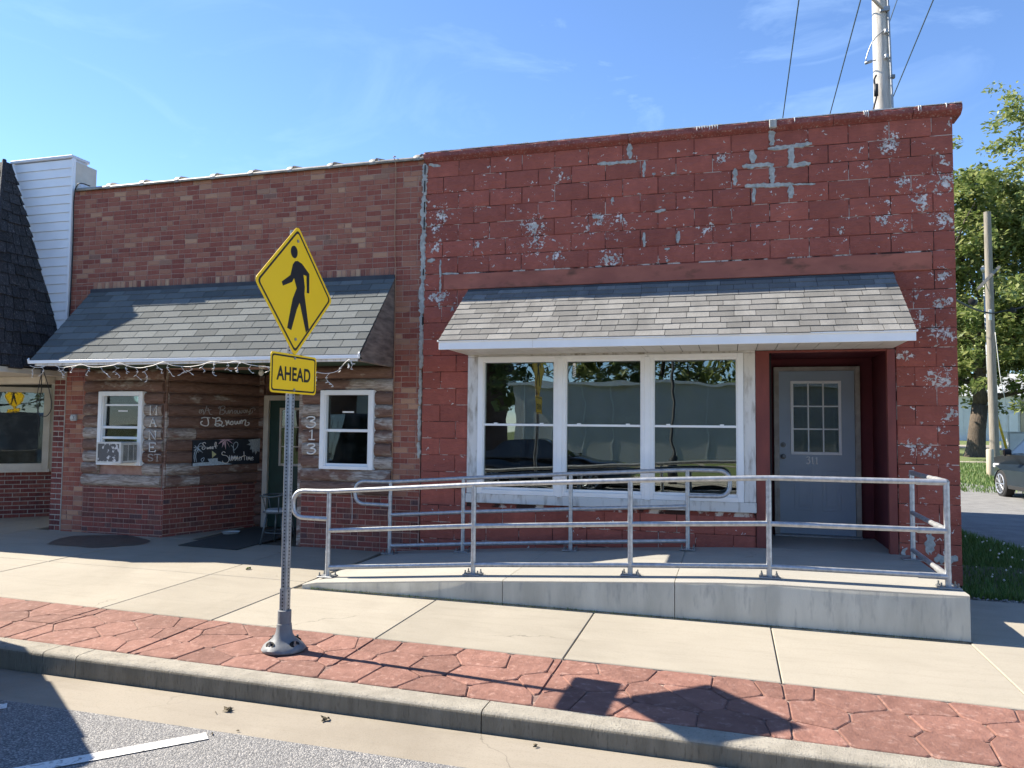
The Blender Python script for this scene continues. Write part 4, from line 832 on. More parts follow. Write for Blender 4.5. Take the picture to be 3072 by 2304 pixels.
# clay coping tiles with collars
cx = [BX0+.02]+COLX
for i, (a, b) in enumerate(zip(cx, cx[1:]+[BX1+.01])):
    if b-a < .03: continue
    m = MB(); n = 10; vs = []; fs = []
    for q, x in enumerate((a+.03, b)):
        for j in range(n): t = math.pi*(-.15+1.3*j/(n-1)); vs.append((x, .03-.085*math.cos(t), 4.600+.046*max(-.3, math.sin(t))))
    for j in range(n-1): fs.append((j, j+1, n+j+1, n+j))
    fs += [tuple(range(n)), tuple(range(n, 2*n))]
    t_ = m.add(vs, fs).build('coping_tile', M['tile'], brk, True, 60)
    if i:
        m = MB(); vs = []; fs = []; ww = [(a-.04, .060), (a-.015, .074), (a+.045, .070)]
        for x, rr in ww:
            for j in range(n): t = math.pi*(-.1+1.2*j/(n-1)); vs.append((x, .03-(rr+.012)*math.cos(t), 4.604+rr*max(-.3, math.sin(t))*U(.92, 1.05)))
        for q in range(2):
            for j in range(n-1): fs.append((q*n+j, q*n+j+1, (q+1)*n+j+1, (q+1)*n+j))
        fs += [tuple(range(n)), tuple(range(2*n, 3*n))]
        wlink('collar', m.add(vs, fs).mesh('collar', M['tile'], True, 40), t_)
        m = MB(); vs = []
        for q, (x, s_) in enumerate(((a+.047, .074), (a+.08, .066), (a+.15, .046))):
            for j in range(7): t = math.pi*(.15+.7*j/6); vs.append((x+U(-.01, .01), .03-(s_+.008)*math.cos(t), 4.606+(s_+.006)*math.sin(t)))
        m.add(vs, [(q*7+j, q*7+j+1, (q+1)*7+j+1, (q+1)*7+j) for q in range(2) for j in range(6)]); wlink('tar_smear', m.mesh('tar_smear', M['tar'], True), t_)
# logs
LR = .163; LZ = .372
def log_mesh(L_, mat, name='log', seed=None):
    m = MB(); nl = max(2, int(L_/.25)); na = 7; vs = []; fs = []
    for i in range(nl+1):
        x = -L_/2+L_*i/nl; e = .8 if i in (0, nl) else 1; dz = U(-.004, .004)
        for j in range(na):
            t = math.pi*(j/(na-1)); rr = U(.96, 1.04); vs.append((x, -.058*math.sin(t)**.8*rr*e, -math.cos(t)*(LR/2-.002)*(.97 if e < 1 else 1)+dz*math.sin(t)))
    for i in range(nl):
        for j in range(na-1): fs.append((i*na+j, (i+1)*na+j, (i+1)*na+j+1, i*na+j+1))
    fs += [tuple(range(na)), tuple(nl*na+j for j in range(na))]
    return m.add(vs, fs).mesh(name, mat, True, 55)
def logs_front(x0, x1, hole, mat, worn):
    for i in range(10):
        zc = LZ+LR*(i+.5); segs = [(x0, x1)]
        if hole and zc+LR*.4 > hole[2] and zc-LR*.4 < hole[3]: segs = [(x0, hole[0]), (hole[1], x1)]
        for a, b in segs:
            a2 = a+(U(-.012, .012) if a == x0 else .002); b2 = b+(U(-.012, .012) if b == x1 else -.002)
            mt = worn if (i < 7 and (b-a < .4 or rnd.random() < .5 or i < 2)) else mat
            link('log', log_mesh(b2-a2, M[mt]), brk, Vector(((a2+b2)/2, .0, zc))-BO)
logs_front(-8.76, -7.44, (-8.485, -7.742, .665, 1.685), 'log', 'log_worn')
logs_front(-5.29, -4.03, (-5.012, -4.267, .69, 1.692), 'log', 'log_worn')
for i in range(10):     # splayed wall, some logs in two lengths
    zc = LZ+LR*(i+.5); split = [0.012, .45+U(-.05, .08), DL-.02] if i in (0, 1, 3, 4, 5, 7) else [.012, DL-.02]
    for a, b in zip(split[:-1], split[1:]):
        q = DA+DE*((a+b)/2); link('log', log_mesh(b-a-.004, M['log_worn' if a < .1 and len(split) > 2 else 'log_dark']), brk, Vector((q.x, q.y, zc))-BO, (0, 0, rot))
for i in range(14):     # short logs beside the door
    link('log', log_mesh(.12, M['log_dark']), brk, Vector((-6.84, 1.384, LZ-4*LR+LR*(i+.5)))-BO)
m = MB(); m.tube([dp(0, .37, -.0), dp(0, 2.0, -.0)], .018, 6); m.build('corner_strip', M['log_dark'], brk)
# small windows
for (a, b, c, d, zr, nm) in ((-8.486, -7.741, .665, 1.686, 1.19, 'white sash window with the air conditioner'), (-5.012, -4.266, .69, 1.692, 1.182, 'white sash window beside number 313')):
    w_ = link('window', None, brk); tag(w_, nm)
    f = MB(); y = -.055; fw = .062
    f.bbox(a, a+fw, y-.02, .02, c, d, .004); f.bbox(b-fw, b, y-.02, .02, c, d, .004); f.bbox(a+fw, b-fw, y-.02, .02, d-fw, d, .004); f.bbox(a+fw, b-fw, y-.025, .02, c, c+fw*.7, .004)
    f.box(a+fw, a+fw+.018, y-.004, .02, c+fw*.7, d-fw); f.box(b-fw-.018, b-fw, y-.004, .02, c+fw*.7, d-fw); f.build('frame', M['white'], w_)
    x0, x1 = a+fw+.018, b-fw-.018; MB().bbox(x0, x1, y+.005, .02, zr-.02, zr+.016, .003).build('meeting_rail', M['white'], w_)
    if a < -6: MB().bbox(x0, x1, y+.004, .02, 1.025, 1.06, .003).build('sash_rail', M['white'], w_); MB().bbox(x0, x1, y+.02, .03, 1.485, 1.51, .003).build('blind_rail', M['white'], w_)
    else: MB().bbox(x0, x1, y+.01, .02, c+fw*.7, c+fw*.7+.03, .003).build('sash_rail', M['white'], w_)
    MB().box(x0, x1, .0, .004, zr+.016, d-fw).build('pane', M['glass_small'], w_); MB().box(x0, x1, -.012, -.008, c+fw*.7+.03, zr-.02).build('pane', M['glass_small'], w_)
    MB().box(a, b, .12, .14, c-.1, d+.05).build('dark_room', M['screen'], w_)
    MB().box((a+b)/2-.09, (a+b)/2+.07, -.003, -.001, 1.405, 1.425).build('sticker', M['chalk'], w_)
# green door at the back of the entry
gd = link('door', None, brk); tag(gd, 'dark green door with window panes at back of entry')
m = MB(); m.bbox(-6.75, -6.665, 1.30, 1.40, -.29, 1.685, .004); m.bbox(-5.985, -5.9, 1.30, 1.40, -.29, 1.685, .004); m.bbox(-6.665, -5.985, 1.30, 1.40, 1.61, 1.685, .004); m.build('frame', M['cream'], gd)
MB().box(-6.665, -5.985, 1.345, 1.39, -.28, 1.61).build('leaf', M['green_door'], gd)
m = MB(); a, b, c, d = -6.49, -6.08, .63, 1.50; f = .035; y = 1.325
m.bbox(a, a+f, y, y+.03, c, d, .003); m.bbox(b-f, b, y, y+.03, c, d, .003); m.bbox(a+f, b-f, y, y+.03, d-f, d, .003); m.bbox(a+f, b-f, y, y+.03, c, c+f, .003)
for zz in (.92, 1.21): m.box(a+f, b-f, y+.004, y+.025, zz-.009, zz+.009)
m.box((a+b)/2-.008, (a+b)/2+.008, y+.005, y+.024, c+f, d-f); m.build('light_frame', M['cream'], gd)
MB().box(a+f, b-f, y+.012, y+.016, c+f, d-f).build('pane', M['glass_small'], gd)
# awning
aw = link('awning', None, brk); AX0, AX1, AY, AZ0, AZ1 = -8.73, -4.035, -.93, 2.06, 3.13
MB().add([(AX0, 0, AZ1), (AX1, 0, AZ1), (AX1, AY, AZ0), (AX0, AY, AZ0), (AX0, .0, AZ0-.03), (AX1-.02, 0, AZ0-.03), (AX1-.02, AY, AZ0-.03), (AX0, AY, AZ0-.03)], [(0,1,2,3),(0,3,7,4),(4,7,6,5)]).build('deck', M['under'], aw)
m = MB(); m.prism([(0, AZ1-.04), (0, 2.005), (AY+.12, 2.0), (AY+.02, AZ0-.02)], lambda u, v, d: (d, u, v), AX1-.02, AX1-.004); m.build('end_panel', M['ply'], aw)
m = MB(); m.bbox(AX1-.03, AX1+.004, AY+.02, -.004, 1.975, 2.006, .004); m.build('end_batten', M['ply'], aw)
m = MB(); m.prism([(0, AZ1-.04), (0, 2.005), (AY+.12, 2.0), (AY+.02, AZ0-.02)], lambda u, v, d: (d, u, v), AX0+.004, AX0+.02); m.build('end_panel', M['ply'], aw)
MB().box(AX0, AX1, -.04, -.003, AZ1-.055, AZ1+.016).build('flashing', M['flash'], aw)
shingle_roof(aw, AX0, AX1+.015, AY-.03, AZ0-.01, AZ1-.005, 11, .305, M['shingleL'], False, BO)
m = MB(); m.bbox(AX0-.02, AX1+.02, AY-.045, AY-.025, AZ0-.055, AZ0-.012, .003); m.prism([(AY-.045, AZ0-.055), (AY-.06, AZ0-.0), (AY-.04, AZ0+.02), (AY-.03, AZ0-.04)], lambda u, v, d: (d, u, v), AX0-.024, AX0-.008); m.prism([(AY-.045, AZ0-.055), (AY-.06, AZ0-.0), (AY-.04, AZ0+.02), (AY-.03, AZ0-.04)], lambda u, v, d: (d, u, v), AX1+.008, AX1+.024); m.build('gutter_edge', M['white'], aw)
MB().bbox(AX0+.06, AX1-.02, AY-.02, AY+.01, 1.975, AZ0-.04, .003).build('fascia_board', M['white_old'], aw)
# electric box on the pier
m = MB(); m.bbox(-8.99, -8.90, -.05, -.0, 1.27, 1.36, .01); m.tube([(-8.945, -.03, 1.315), (-8.945, -.065, 1.315)], .03, 12); m.build('outlet_box', M['meter'], brk)
# painted letters and numbers on the logs
def strokes(name, polys, fn, w, mat, parent, n=3, sm=True):
    m = MB()
    for st in polys:
        P = smoothline(st, n) if sm and len(st) > 2 else [Vector(p) for p in st]
        if len(P) > 1: m.tube([fn(p[0], p[1]) for p in P], w, 6)
    return m.build(name, mat, parent, True)
GL = {'M': [[(.08, 0), (.12, 1), (.5, .3), (.88, 1), (.92, 0)], [(0, 0), (.2, 0)], [(.8, 0), (1, 0)], [(.02, 1), (.14, 1)], [(.86, 1), (.98, 1)]], 'A': [[(.1, 0), (.5, 1), (.9, 0)], [(.28, .38), (.75, .38)], [(0, 0), (.25, 0)], [(.75, 0), (1, 0)]],
      'N': [[(.1, 0), (.1, 1), (.9, 0), (.9, 1)], [(0, 0), (.22, 0)], [(.75, 1), (1, 1)], [(0, 1), (.12, 1)]], 'E': [[(.95, .8), (.9, 1), (.15, 1), (.15, 0), (.9, 0), (1, .2)], [(.15, .5), (.65, .5)], [(.65, .4), (.65, .6)]],
      'T': [[(.5, 0), (.5, 1)], [(0, .85), (.05, 1), (.95, 1), (1, .85)], [(.35, 0), (.65, 0)]]}
S_ = [(.9, .8), (.6, 1), (.2, .9), (.15, .65), (.5, .5), (.85, .35), (.8, .1), (.4, 0), (.1, .18)]
T3_ = [(.05, .85), (.3, 1), (.75, .98), (.8, .78), (.42, .56), (.8, .5), (.92, .25), (.65, .02), (.25, 0), (.05, .12)]
def letter(name, polys, x0, z0, w, h, sm, mat=M['chalk'], r=.0085): return strokes(name, polys, lambda u, v: (x0+u*w, -.061, z0+v*h), r, mat, brk, 4, sm)
for ch, z in zip('MANE', (1.365, 1.205, 1.025, .862)): letter('painted_letter', GL[ch], -7.625, z, .12, .118, False)
letter('painted_letter', [S_], -7.635, .735, .10, .09, True, M['chalk_dim']); letter('painted_letter', GL['T'], -7.525, .735, .10, .09, False, M['chalk_dim'])
letter('painted_number', [T3_], -5.215, 1.215, .15, .135, True, r=.010); letter('painted_number', [[(.2, .8), (.5, 1), (.5, 0)], [(.15, 0), (.85, 0)]], -5.185, 1.06, .12, .125, False, r=.009); letter('painted_number', [T3_], -5.195, .880, .135, .125, True, r=.010)
strokes('painted_script', T1, lambda u, v: dp(u, v, .061), .0055, M['chalk_dim'], brk); strokes('painted_script', T2, lambda u, v: dp(u, v, .061), .0085, M['chalk'], brk)
# bare bulb under the soffit
bl_ = link('ceiling_light', None, brk); m = MB(); m.lathe([(.045, 0), (.045, -.03), (.02, -.05)], (-5.72, -.3, 2.0), 12); m.build('socket', M['cream'], bl_)
m = MB(); m.lathe([(.012, 0), (.03, -.03), (.034, -.055), (.02, -.08), (.004, -.088)], (-5.72, -.32, 1.95), 12); m.build('bulb', M['bulb'], bl_, True)

# chalkboard hung on the splayed wall
cb = empty('chalkboard', dp(.9, .65, .07), 'black chalkboard reading Sweet Summertime with palm and sailboat drawings', 'chalkboard')
m = MB(); m.prism([(.366, .652), (1.449, .661), (1.449, 1.034), (.363, 1.016)], lambda u, v, d: dp(u, v, d), .061, .075); m.build('board', M['board'], cb)
strokes('chalk_text', T3, lambda u, v: dp(u, v, .0755), .005, M['chalk'], cb, 3)
strokes('chalk_drawing', DRW, lambda u, v: dp(u, v, .0755), .005, M['chalk_blue'], cb, 3)
for nm, mt in (('sand', 'chalk_blue'), ('boat', 'chalk_blue'), ('sail', 'chalk_yellow'), ('petals', 'chalk_pink'), ('grey', 'chalk_grey')):
    m = MB()
    for i, pl in enumerate(PO[nm]): m.prism(pl, lambda u, v, d: dp(u, v, d), .0752, .0765+.0003*i)
    m.build('chalk_'+{'grey': 'sunflower'}.get(nm, nm), M[mt], cb)
# air conditioner
ac = empty('air_conditioner', (-8.0, -.2, .70), 'old white window air conditioner with flaking black back in the left sash window', 'air conditioner')
x0, x1, y0, y1, z0, z1 = -8.205, -7.80, -.36, -.0, .708, .99
m = MB(); m.bbox(x0, x1, y0+.012, y1, z0, z1, .008); m.build('casing', M['ac'], ac)
m = MB(); w = .022; m.box(x0, x1, y0, y0+.012, z1-w, z1); m.box(x0, x1, y0, y0+.012, z0, z0+w); m.box(x0, x0+w, y0, y0+.012, z0+w, z1-w); m.box(x1-w*1.6, x1, y0, y0+.012, z0+w, z1-w); m.build('back_rim', M['ac'], ac)
MB().box(x0+w, x1-w*1.6, y0+.004, y0+.0125, z0+w, z1-w).build('coil', M['ac_coil'], ac)
for i in range(3):
    m = MB()
    for j in range(17): z = z0+.035+j*.0125; ya = y0+.04+i*.095; m.box(x1-.0005, x1+.0016, ya, ya+.08, z, z+.007)
    m.build('louver', M['gap'], ac)
MB().box(-8.41, -7.815, -.05, -.035, .69, .712).build('support', M['white'], ac)
m = MB(); m.add([(x1+.004, -.02, z0), (-7.82, -.02, z0), (-7.82, -.02, z1+.03), (x1+.004, -.02, z1+.03)], [(0,1,2,3)]); m.build('side_filler', M['ac'], ac)

# string of icicle lights along the awning
sl_ = empty('string_lights', (-6.4, -.95, 1.95), 'string of white icicle lights sagging along the left awning edge', 'string lights')
LWp = smoothline([(x, -.985+U(-.004, .004), z) for x, z in LW], 3); MB().tube(LWp, .0036, 5).build('wire', M['white_cord'], sl_)
acc = 0; nxt = .05; prev = LWp[0]; rl = random.Random(5)
for p in LWp[1:]:
    acc += (p-prev).length; prev = p
    if acc > nxt:
        nxt = acc+rl.uniform(.09, .21); m = MB(); q = Vector(p); pts = [q.copy()]; nseg = rl.choice([2, 3, 3, 4]); sd = rl.choice([-1, 1])
        for i in range(nseg):
            q = q+Vector((sd*rl.uniform(.01, .055), rl.uniform(-.012, .012), -rl.uniform(.02, .06))); sd = -sd if rl.random() < .7 else sd; pts.append(q.copy())
        m.tube(pts, .0032, 5)
        for c in pts[1:]:
            dd = Vector((rl.choice([-1, 1])*.03, rl.uniform(-.01, .01), -rl.uniform(-.005, .02))); m.tube([c, c+dd*.45, c+dd], [.004, .0055, .003], 6)
        m.build('light_strand', M['white_cord'], sl_)
m = MB(); e_ = Vector((-4.145, -.985, 1.945)); m.tube([e_, e_+Vector((.012, 0, -.03)), e_+Vector((0, 0, -.05))], [.006, .012, .01], 8); m.build('plug', M['white_cord'], sl_)
# hanging cables
def cable(label, pts, r, mat, name='cable', n=4, cat='cable'): o = MB().tube(smoothline(pts, n), r, 6).build(name, mat, None, True); return tag(o, label, cat)
cable('thin tan cord running down the brick wall from roof beside the log panel', [(-4.05, -.02, 4.66), (-4.052, -.075, 4.64), (-4.045, -.02, 4.5), (-4.05, -.014, 3.8), (-4.03, -.012, 3.2), (-4.022, -.012, 2.6), (-4.02, -.012, 1.9), (-4.025, -.012, 1.2), (-4.03, -.012, .3)], .006, M['cord'])
cable('short tan cord hanging on the base bricks under the right sash window', [(-4.55, -.07, .40), (-4.553, -.03, .3), (-4.555, -.022, .06), (-4.556, -.03, .03)], .004, M['white_cord'])
cable('black cable dropping down the left end of the brick wall from the coping', [(-8.85, .0, 4.66), (-8.98, -.08, 4.68), (-9.08, -.05, 4.5), (-9.09, -.03, 4.1), (-9.085, -.028, 3.6), (-9.09, -.028, 3.0), (-9.1, -.028, 2.6)], .008, M['wire'])
cable('looped black cable dangling under the left end of the awning', [(-9.0, -.55, 2.0), (-9.03, -.5, 1.7), (-9.12, -.45, 1.45), (-9.10, -.45, 1.36), (-8.98, -.45, 1.33), (-8.90, -.45, 1.45), (-8.90, -.5, 1.7), (-8.93, -.6, 2.0)], .006, M['wire'])
cable('straight black cable end hanging in front of the light mortar pier', [(-9.02, -.5, 2.0), (-9.1, -.5, 1.6), (-9.17, -.4, 1.3), (-9.19, -.35, 1.05)], .005, M['wire'])
# stool by the entry
st = empty('patio_chair', (-5.66, .08, -.31), 'grey metal armchair with round seat standing at the log entry behind the sign post', 'chair')
cx_, cy_, fz = -5.66, .08, -.308
m = MB(); m.lathe([(.165, .415), (.185, .425), (.19, .44), (.18, .452), (.05, .458), (.0, .458)], (cx_, cy_, fz), 22); m.build('seat', M['cushion'], st, True, 40)
m = MB(); m.tube([(cx_+.19*math.cos(a), cy_+.19*math.sin(a), fz+.42) for a in [2*math.pi*i/24 for i in range(24)]], .012, 8, True); m.build('seat_ring', M['stool'], st, True)
m = MB(); m.tube([(cx_+.175*math.cos(a), cy_+.175*math.sin(a), fz+.16) for a in [2*math.pi*i/24 for i in range(24)]], .008, 6, True); m.build('foot_ring', M['stool'], st, True)
for a in (225, 315, 45, 135):
    d = Vector((math.cos(R(a)), math.sin(R(a)), 0)); MB().tube([Vector((cx_, cy_, fz+.42))+d*.15, Vector((cx_, cy_, fz))+d*.23], .013, 8).build('leg', M['stool'], st, True)
arc = [(cx_+.24*math.cos(R(a)), cy_+.24*math.sin(R(a)), fz+.63+.08*max(0, math.cos(R(a-20)))) for a in range(-140, 181, 20)]
MB().tube(smoothline(arc, 2), .012, 8).build('arm_rail', M['stool'], st, True)
for a in (-120, -60, 0, 40, 80, 160):
    p = Vector((cx_+.18*math.cos(R(a)), cy_+.18*math.sin(R(a)), fz+.43)); q = Vector((cx_+.24*math.cos(R(a)), cy_+.24*math.sin(R(a)), fz+.63+.08*max(0, math.cos(R(a-20))))); MB().tube([p, q], .008, 6).build('spindle', M['stool'], st, True)
# mat, dish and wet patch
m = MB(); vs = [(-6.76, -.47), (-5.88, -.50), (-5.86, 1.05), (-6.72, 1.08)]; m.add([(x, y, gz(x, y)+.003) for x, y in vs]+[(x, y, gz(x, y)+.012) for x, y in vs], [(4,5,6,7),(0,1,5,4),(1,2,6,5),(2,3,7,6),(3,0,4,7)]); tag(m.build('door_mat', M['mat']), 'large dark rubber mat on the entry floor of the log shop', 'mat')
m = MB(); m.lathe([(.10, 0), (.12, .03), (.125, .032), (.105, .012)], (-6.72, .55, gz(-6.72, .55)+.002), 18); tag(m.build('dish', M['bucket'], None, True, 40), 'small pale dish on the floor against the splayed brick wall', 'dish')
pl = []
for i in range(40):
    a = 2*math.pi*i/40; x = -7.95+(.66+.05*math.sin(3*a+1))*math.cos(a); y = -.52+(.46+.04*math.sin(5*a))*math.sin(a); pl.append((x+rl.uniform(-.02, .02), min(y+rl.uniform(-.015, .015), -.012)))
o = sheet('water_stain', pl, lambda x, y: gz(x, y)+.0035, M['wet'], None); tag(o, 'dark wet patch on the pavement under the air conditioner', 'puddle')
# ================================================================ neighbour shop at the left edge
nb = empty('corner_shop', (-10.5, 0, -.3), 'shop at left edge with dark shake mansard, white clapboard wing and big window', 'building'); NO = Vector(nb.location)
m = MB(); m.box(-13.5, -10.25, .0, .4, 2.1, 5.05); m.box(-10.25, -9.14, .03, .4, 1.9, 5.05); m.box(-13.5, -9.14, 2.2, 2.4, -.4, 2.1); m.box(-13.5, -9.14, .4, 9, 4.2, 4.3); m.box(-9.34, -9.14, .26, 9, -.4, 4.45); m.build('wall_core', M['cream'], nb)
# white wing: sheet metal box and clapboards
MB().bbox(-10.30, -9.19, .034, .28, 4.4, 5.12, .006).build('wing_box', M['wing_metal'], nb); MB().bbox(-10.32, -9.17, -.03, .30, 5.10, 5.145, .006).build('wing_cap', M['wing_metal'], nb)
m = MB(); m.prism([(-9.195, 4.5), (-8.98, 4.5), (-8.90, 4.665), (-9.06, 4.69), (-9.13, 4.74), (-9.195, 4.84)], lambda u, v, d: (u, d, v), .06, .275); m.build('wing_foot', M['wing_metal'], nb)
def wedge_x(z): return -10.28+(5.06-z)*(.92/2.49)      # where the shakes meet the clapboards
nz = 22; z0w, z1w = 2.2, 5.09
for i in range(nz):
    za = z0w+(z1w-z0w)*i/nz; zb = z0w+(z1w-z0w)*(i+1)/nz; xa, xb = wedge_x(za), wedge_x(zb)
    m = MB(); f = .004
    m.add([(xa, .028, za+.002), (-9.185, .028, za+.002), (-9.185, .028, zb), (xb, .028, zb), (xa, -.012, za+.002), (-9.185, -.012, za+.002), (-9.185, .004, zb), (xb, .004, zb)], [(4,5,6,7),(0,1,5,4),(1,2,6,5),(3,0,4,7)]); m.build('clapboard', M['siding'], nb)
MB().bbox(-9.186, -9.145, -.022, .03, 2.1, 5.09, .004).build('corner_board', M['siding'], nb)
m = MB(); m.tube([(wedge_x(2.2)+.01, -.012, 2.2), (wedge_x(5.09)+.01, -.012, 5.09)], .016, 4); m.build('edge_flashing', M['siding'], nb)
# mansard: right-hand hip face and front face covered with shakes
A0 = Vector((-9.10, .0, 1.98)); A1 = Vector((-9.10, -1.25, 1.98)); B0 = Vector((-10.30, .0, 5.10)); B1 = Vector((-10.30, -.12, 5.10))
F0 = Vector((-14.0, -1.25, 1.98)); F1 = Vector((-14.0, -.12, 5.10))
m = MB(); m.add([A0, A1, B1, B0, F0, F1, (-14, 0, 5.1), (-14, 0, 1.98)], [(0,1,2,3),(1,4,5,2),(3,2,5,6),(0,7,4,1)]); m.build('mansard_deck', M['under'], nb)
def shake_face(P00, P10, P01, P11, rows, w, joined=False):
    """P00-P10 bottom edge, P01-P11 top edge"""
    nrm = (P10-P00).cross(P01-P00).normalized(); jm = MB()
    for r in range(rows):
        t0 = r/rows; t1 = (r+1.15)/rows; a0 = P00.lerp(P01, t0); b0 = P10.lerp(P11, t0); a1 = P00.lerp(P01, min(1, t1)); b1 = P10.lerp(P11, min(1, t1)); L0 = (b0-a0).length; L1 = (b1-a1).length
        x = 0
        while x < L0-.01:
            ww = w*U(.55, 1.3); s0 = x/L0; s1 = min(1, (x+ww)/L0); x += ww
            if (s1-s0)*L0 < .02: continue
            g = .006/L0; p = [a0.lerp(b0, s0+g), a0.lerp(b0, max(s0+g*1.5, s1-g)), a1.lerp(b1, max(s0+g*1.5, s1-g)), a1.lerp(b1, s0+g)]; th = U(.018, .034); dn = (P00-P01).normalized()*U(-.015, .03)
            m = jm if joined else MB(); m.add([p[0]+dn, p[1]+dn, p[2], p[3], p[0]+dn+nrm*th, p[1]+dn+nrm*th, p[2]+nrm*.006, p[3]+nrm*.006], [(4,5,6,7),(0,1,5,4),(1,2,6,5),(3,0,4,7)])
            if not joined: m.build('shake', M['shake'], nb)
    if joined: jm.build('shake_field', M['shake'], nb)['kind'] = 'stuff'
shake_face(A1, A0, B1, B0, 19, .17)
shake_face(Vector((-11.4, -1.25, 1.98)), A1, Vector((-11.4, -.12, 5.10)), B1, 17, .22)
shake_face(Vector((-14.0, -1.25, 1.98)), Vector((-11.4, -1.25, 1.98)), Vector((-14.0, -.12, 5.10)), Vector((-11.4, -.12, 5.10)), 17, .22, True)
m = MB(); m.tube([A1+Vector((.0, -.02, .0)), B1+Vector((.0, -.02, .02))], .03, 6); m.build('hip_cap', M['shake'], nb)
# soffit and head boards
MB().bbox(-14, -9.12, -1.22, .02, 1.90, 1.975, .004).build('soffit', M['cream'], nb); MB().bbox(-14, -9.35, -.15, .1, 1.80, 1.898, .004).build('head_board', M['cream'], nb)
# splayed window wall
SA, SB = Vector((-11.92, -.165)), Vector((-10.13, 1.433)); SE = (SB-SA).normalized(); SN = Vector((SE.y, -SE.x))
def sp(u, z, d=0): q = SA+SE*u+SN*d; return (q.x, q.y, z)
SL = (SB-SA).length
def sbox(u0, u1, z0, z1, d0, d1, name, mat, parent):
    m = MB(); m.prism([(u0, z0), (u1, z0), (u1, z1), (u0, z1)], lambda u, v, d: sp(u, v, d), d0, d1); return m.build(name, mat, parent)
sbox(0, SL, -.4, .46, -.15, -.008, 'sill_wall', M['mortar_light'], nb)
ww = link('window', None, nb); tag(ww, 'big shop window in a cream frame')
UL = 1.86
sbox(0, .09, .50, 1.80, -.05, .05, 'frame', M['cream'], ww); sbox(UL-.09, UL, .50, 1.80, -.05, .05, 'frame', M['cream'], ww); sbox(.09, UL-.09, 1.72, 1.80, -.05, .05, 'frame', M['cream'], ww); sbox(.09, UL-.09, .50, .59, -.05, .06, 'frame', M['cream'], ww); sbox(0, UL+.02, .455, .50, -.08, .08, 'sill', M['cream'], ww)
sbox(.09, UL-.09, .59, 1.72, -.012, -.006, 'pane', M['glass_shop'], ww); sbox(-.3, SL+.3, .3, 2.0, -.9, -.88, 'dark_room', M['dark_room'], ww); sbox(UL, SL, .46, 1.9, -.05, .0, 'side_panel', M['cream'], nb)
zz = -.27; r = 0
bk = {}
while zz < .45:
    x = -(CW/2 if r % 2 else 0)
    while x < SL-.02:
        a, b = max(0, x), min(SL, x+.2132); x += .2132
        if b-a > .03:
            q = SA+SE*((a+b)/2); link('brick', bmesh_for(b-a, .066, 'brick_dark'), nb, Vector((q.x, q.y, zz+.033))-NO, (0, 0, math.atan2(SE.y, SE.x)))
    zz += .0665; r += 1
# brick pier with light mortar
MB().box(-9.335, -9.142, .006, .26, -.4, 1.9).build('pier_core', M['mortar_light'], nb)
zz = -.285; r = 0
while zz < 1.86:
    ps = [(-9.338, -9.139)] if r % 2 else [(-9.338, -9.24), (-9.237, -9.139)]
    for a, b in ps: link('brick', bmesh_for(b-a+.0, .072, 'brick_dark'), nb, Vector(((a+b)/2, U(-.002, .001), zz+.036))-NO)
    zz += .074; r += 1
m = MB(); m.box(-9.14, -9.128, -.004, .02, -.3, 1.95); m.build('pier_joint', M['mortar_light'], nb)

# ================================================================ pedestrian sign
SXY = (-3.125, -3.80); sgz = gz(*SXY)
sg = empty('pedestrian_sign', (SXY[0], SXY[1], sgz), 'yellow diamond pedestrian crossing sign with AHEAD plate on a perforated steel post', 'road sign', rz=0)
TH = R(-3); nx_ = Vector((math.cos(TH), math.sin(TH), 0)); hx_ = Vector((-math.sin(TH), math.cos(TH), 0))   # face normal and direction running right when seen from the front
def sp3(h, z, d): q = Vector((SXY[0], SXY[1], 0))+hx_*h+nx_*d; return (q.x, q.y, z)
def sqtube(z0, z1, w, name, mat, holes=True, z00=None):
    m = MB(); w2 = w/2; c = .006; pr = [(-w2+c, -w2), (w2-c, -w2), (w2, -w2+c), (w2, w2-c), (w2-c, w2), (-w2+c, w2), (-w2, w2-c), (-w2, -w2+c)]
    n = len(pr); vs = [sp3(a, z, b) for z in (z0, z1) for a, b in pr]; m.add(vs, [(i, (i+1) % n, n+(i+1) % n, n+i) for i in range(n)]+[tuple(range(n)), tuple(range(n, 2*n))]); o = m.build(name, mat, sg)
    if holes:
        m = MB(); z = z00 or z0+.02
        while z < z1-.012:
            for (ax, s_) in (('n', 1), ('n', -1), ('h', 1), ('h', -1)):
                vs = []
                for j in range(8):
                    t = 2*math.pi*j/8; u, v = .0062*math.cos(t), .0062*math.sin(t)
                    vs.append(sp3(u, z+v, s_*(w2+.0006)) if ax == 'n' else sp3(s_*(w2+.0006), z+v, u))
                m.add(vs, [tuple(range(8))])
            z += .0254
        h = m.build('perforation', M['gap'], sg); h['kind'] = 'stuff'
sqtube(sgz+.22, 2.70, .0508, 'post', M['galv_post'], True, sgz+.46); sqtube(sgz+.2, sgz+.445, .060, 'sleeve', M['galv_post'], True)
def lobes(a, z, r): return 1+(.055*math.cos(4*a+.6) if .02 < z < .12 else 0)
m = MB(); m.lathe([(.152, .004), (.158, .014), (.155, .028), (.138, .045), (.112, .062), (.085, .085), (.066, .115), (.056, .15), (.052, .19), (.0485, .192), (.0485, .285), (.044, .288)], (SXY[0], SXY[1], sgz), 36, lobes); base = m.build('cast_base', M['cast'], sg, True, 50)
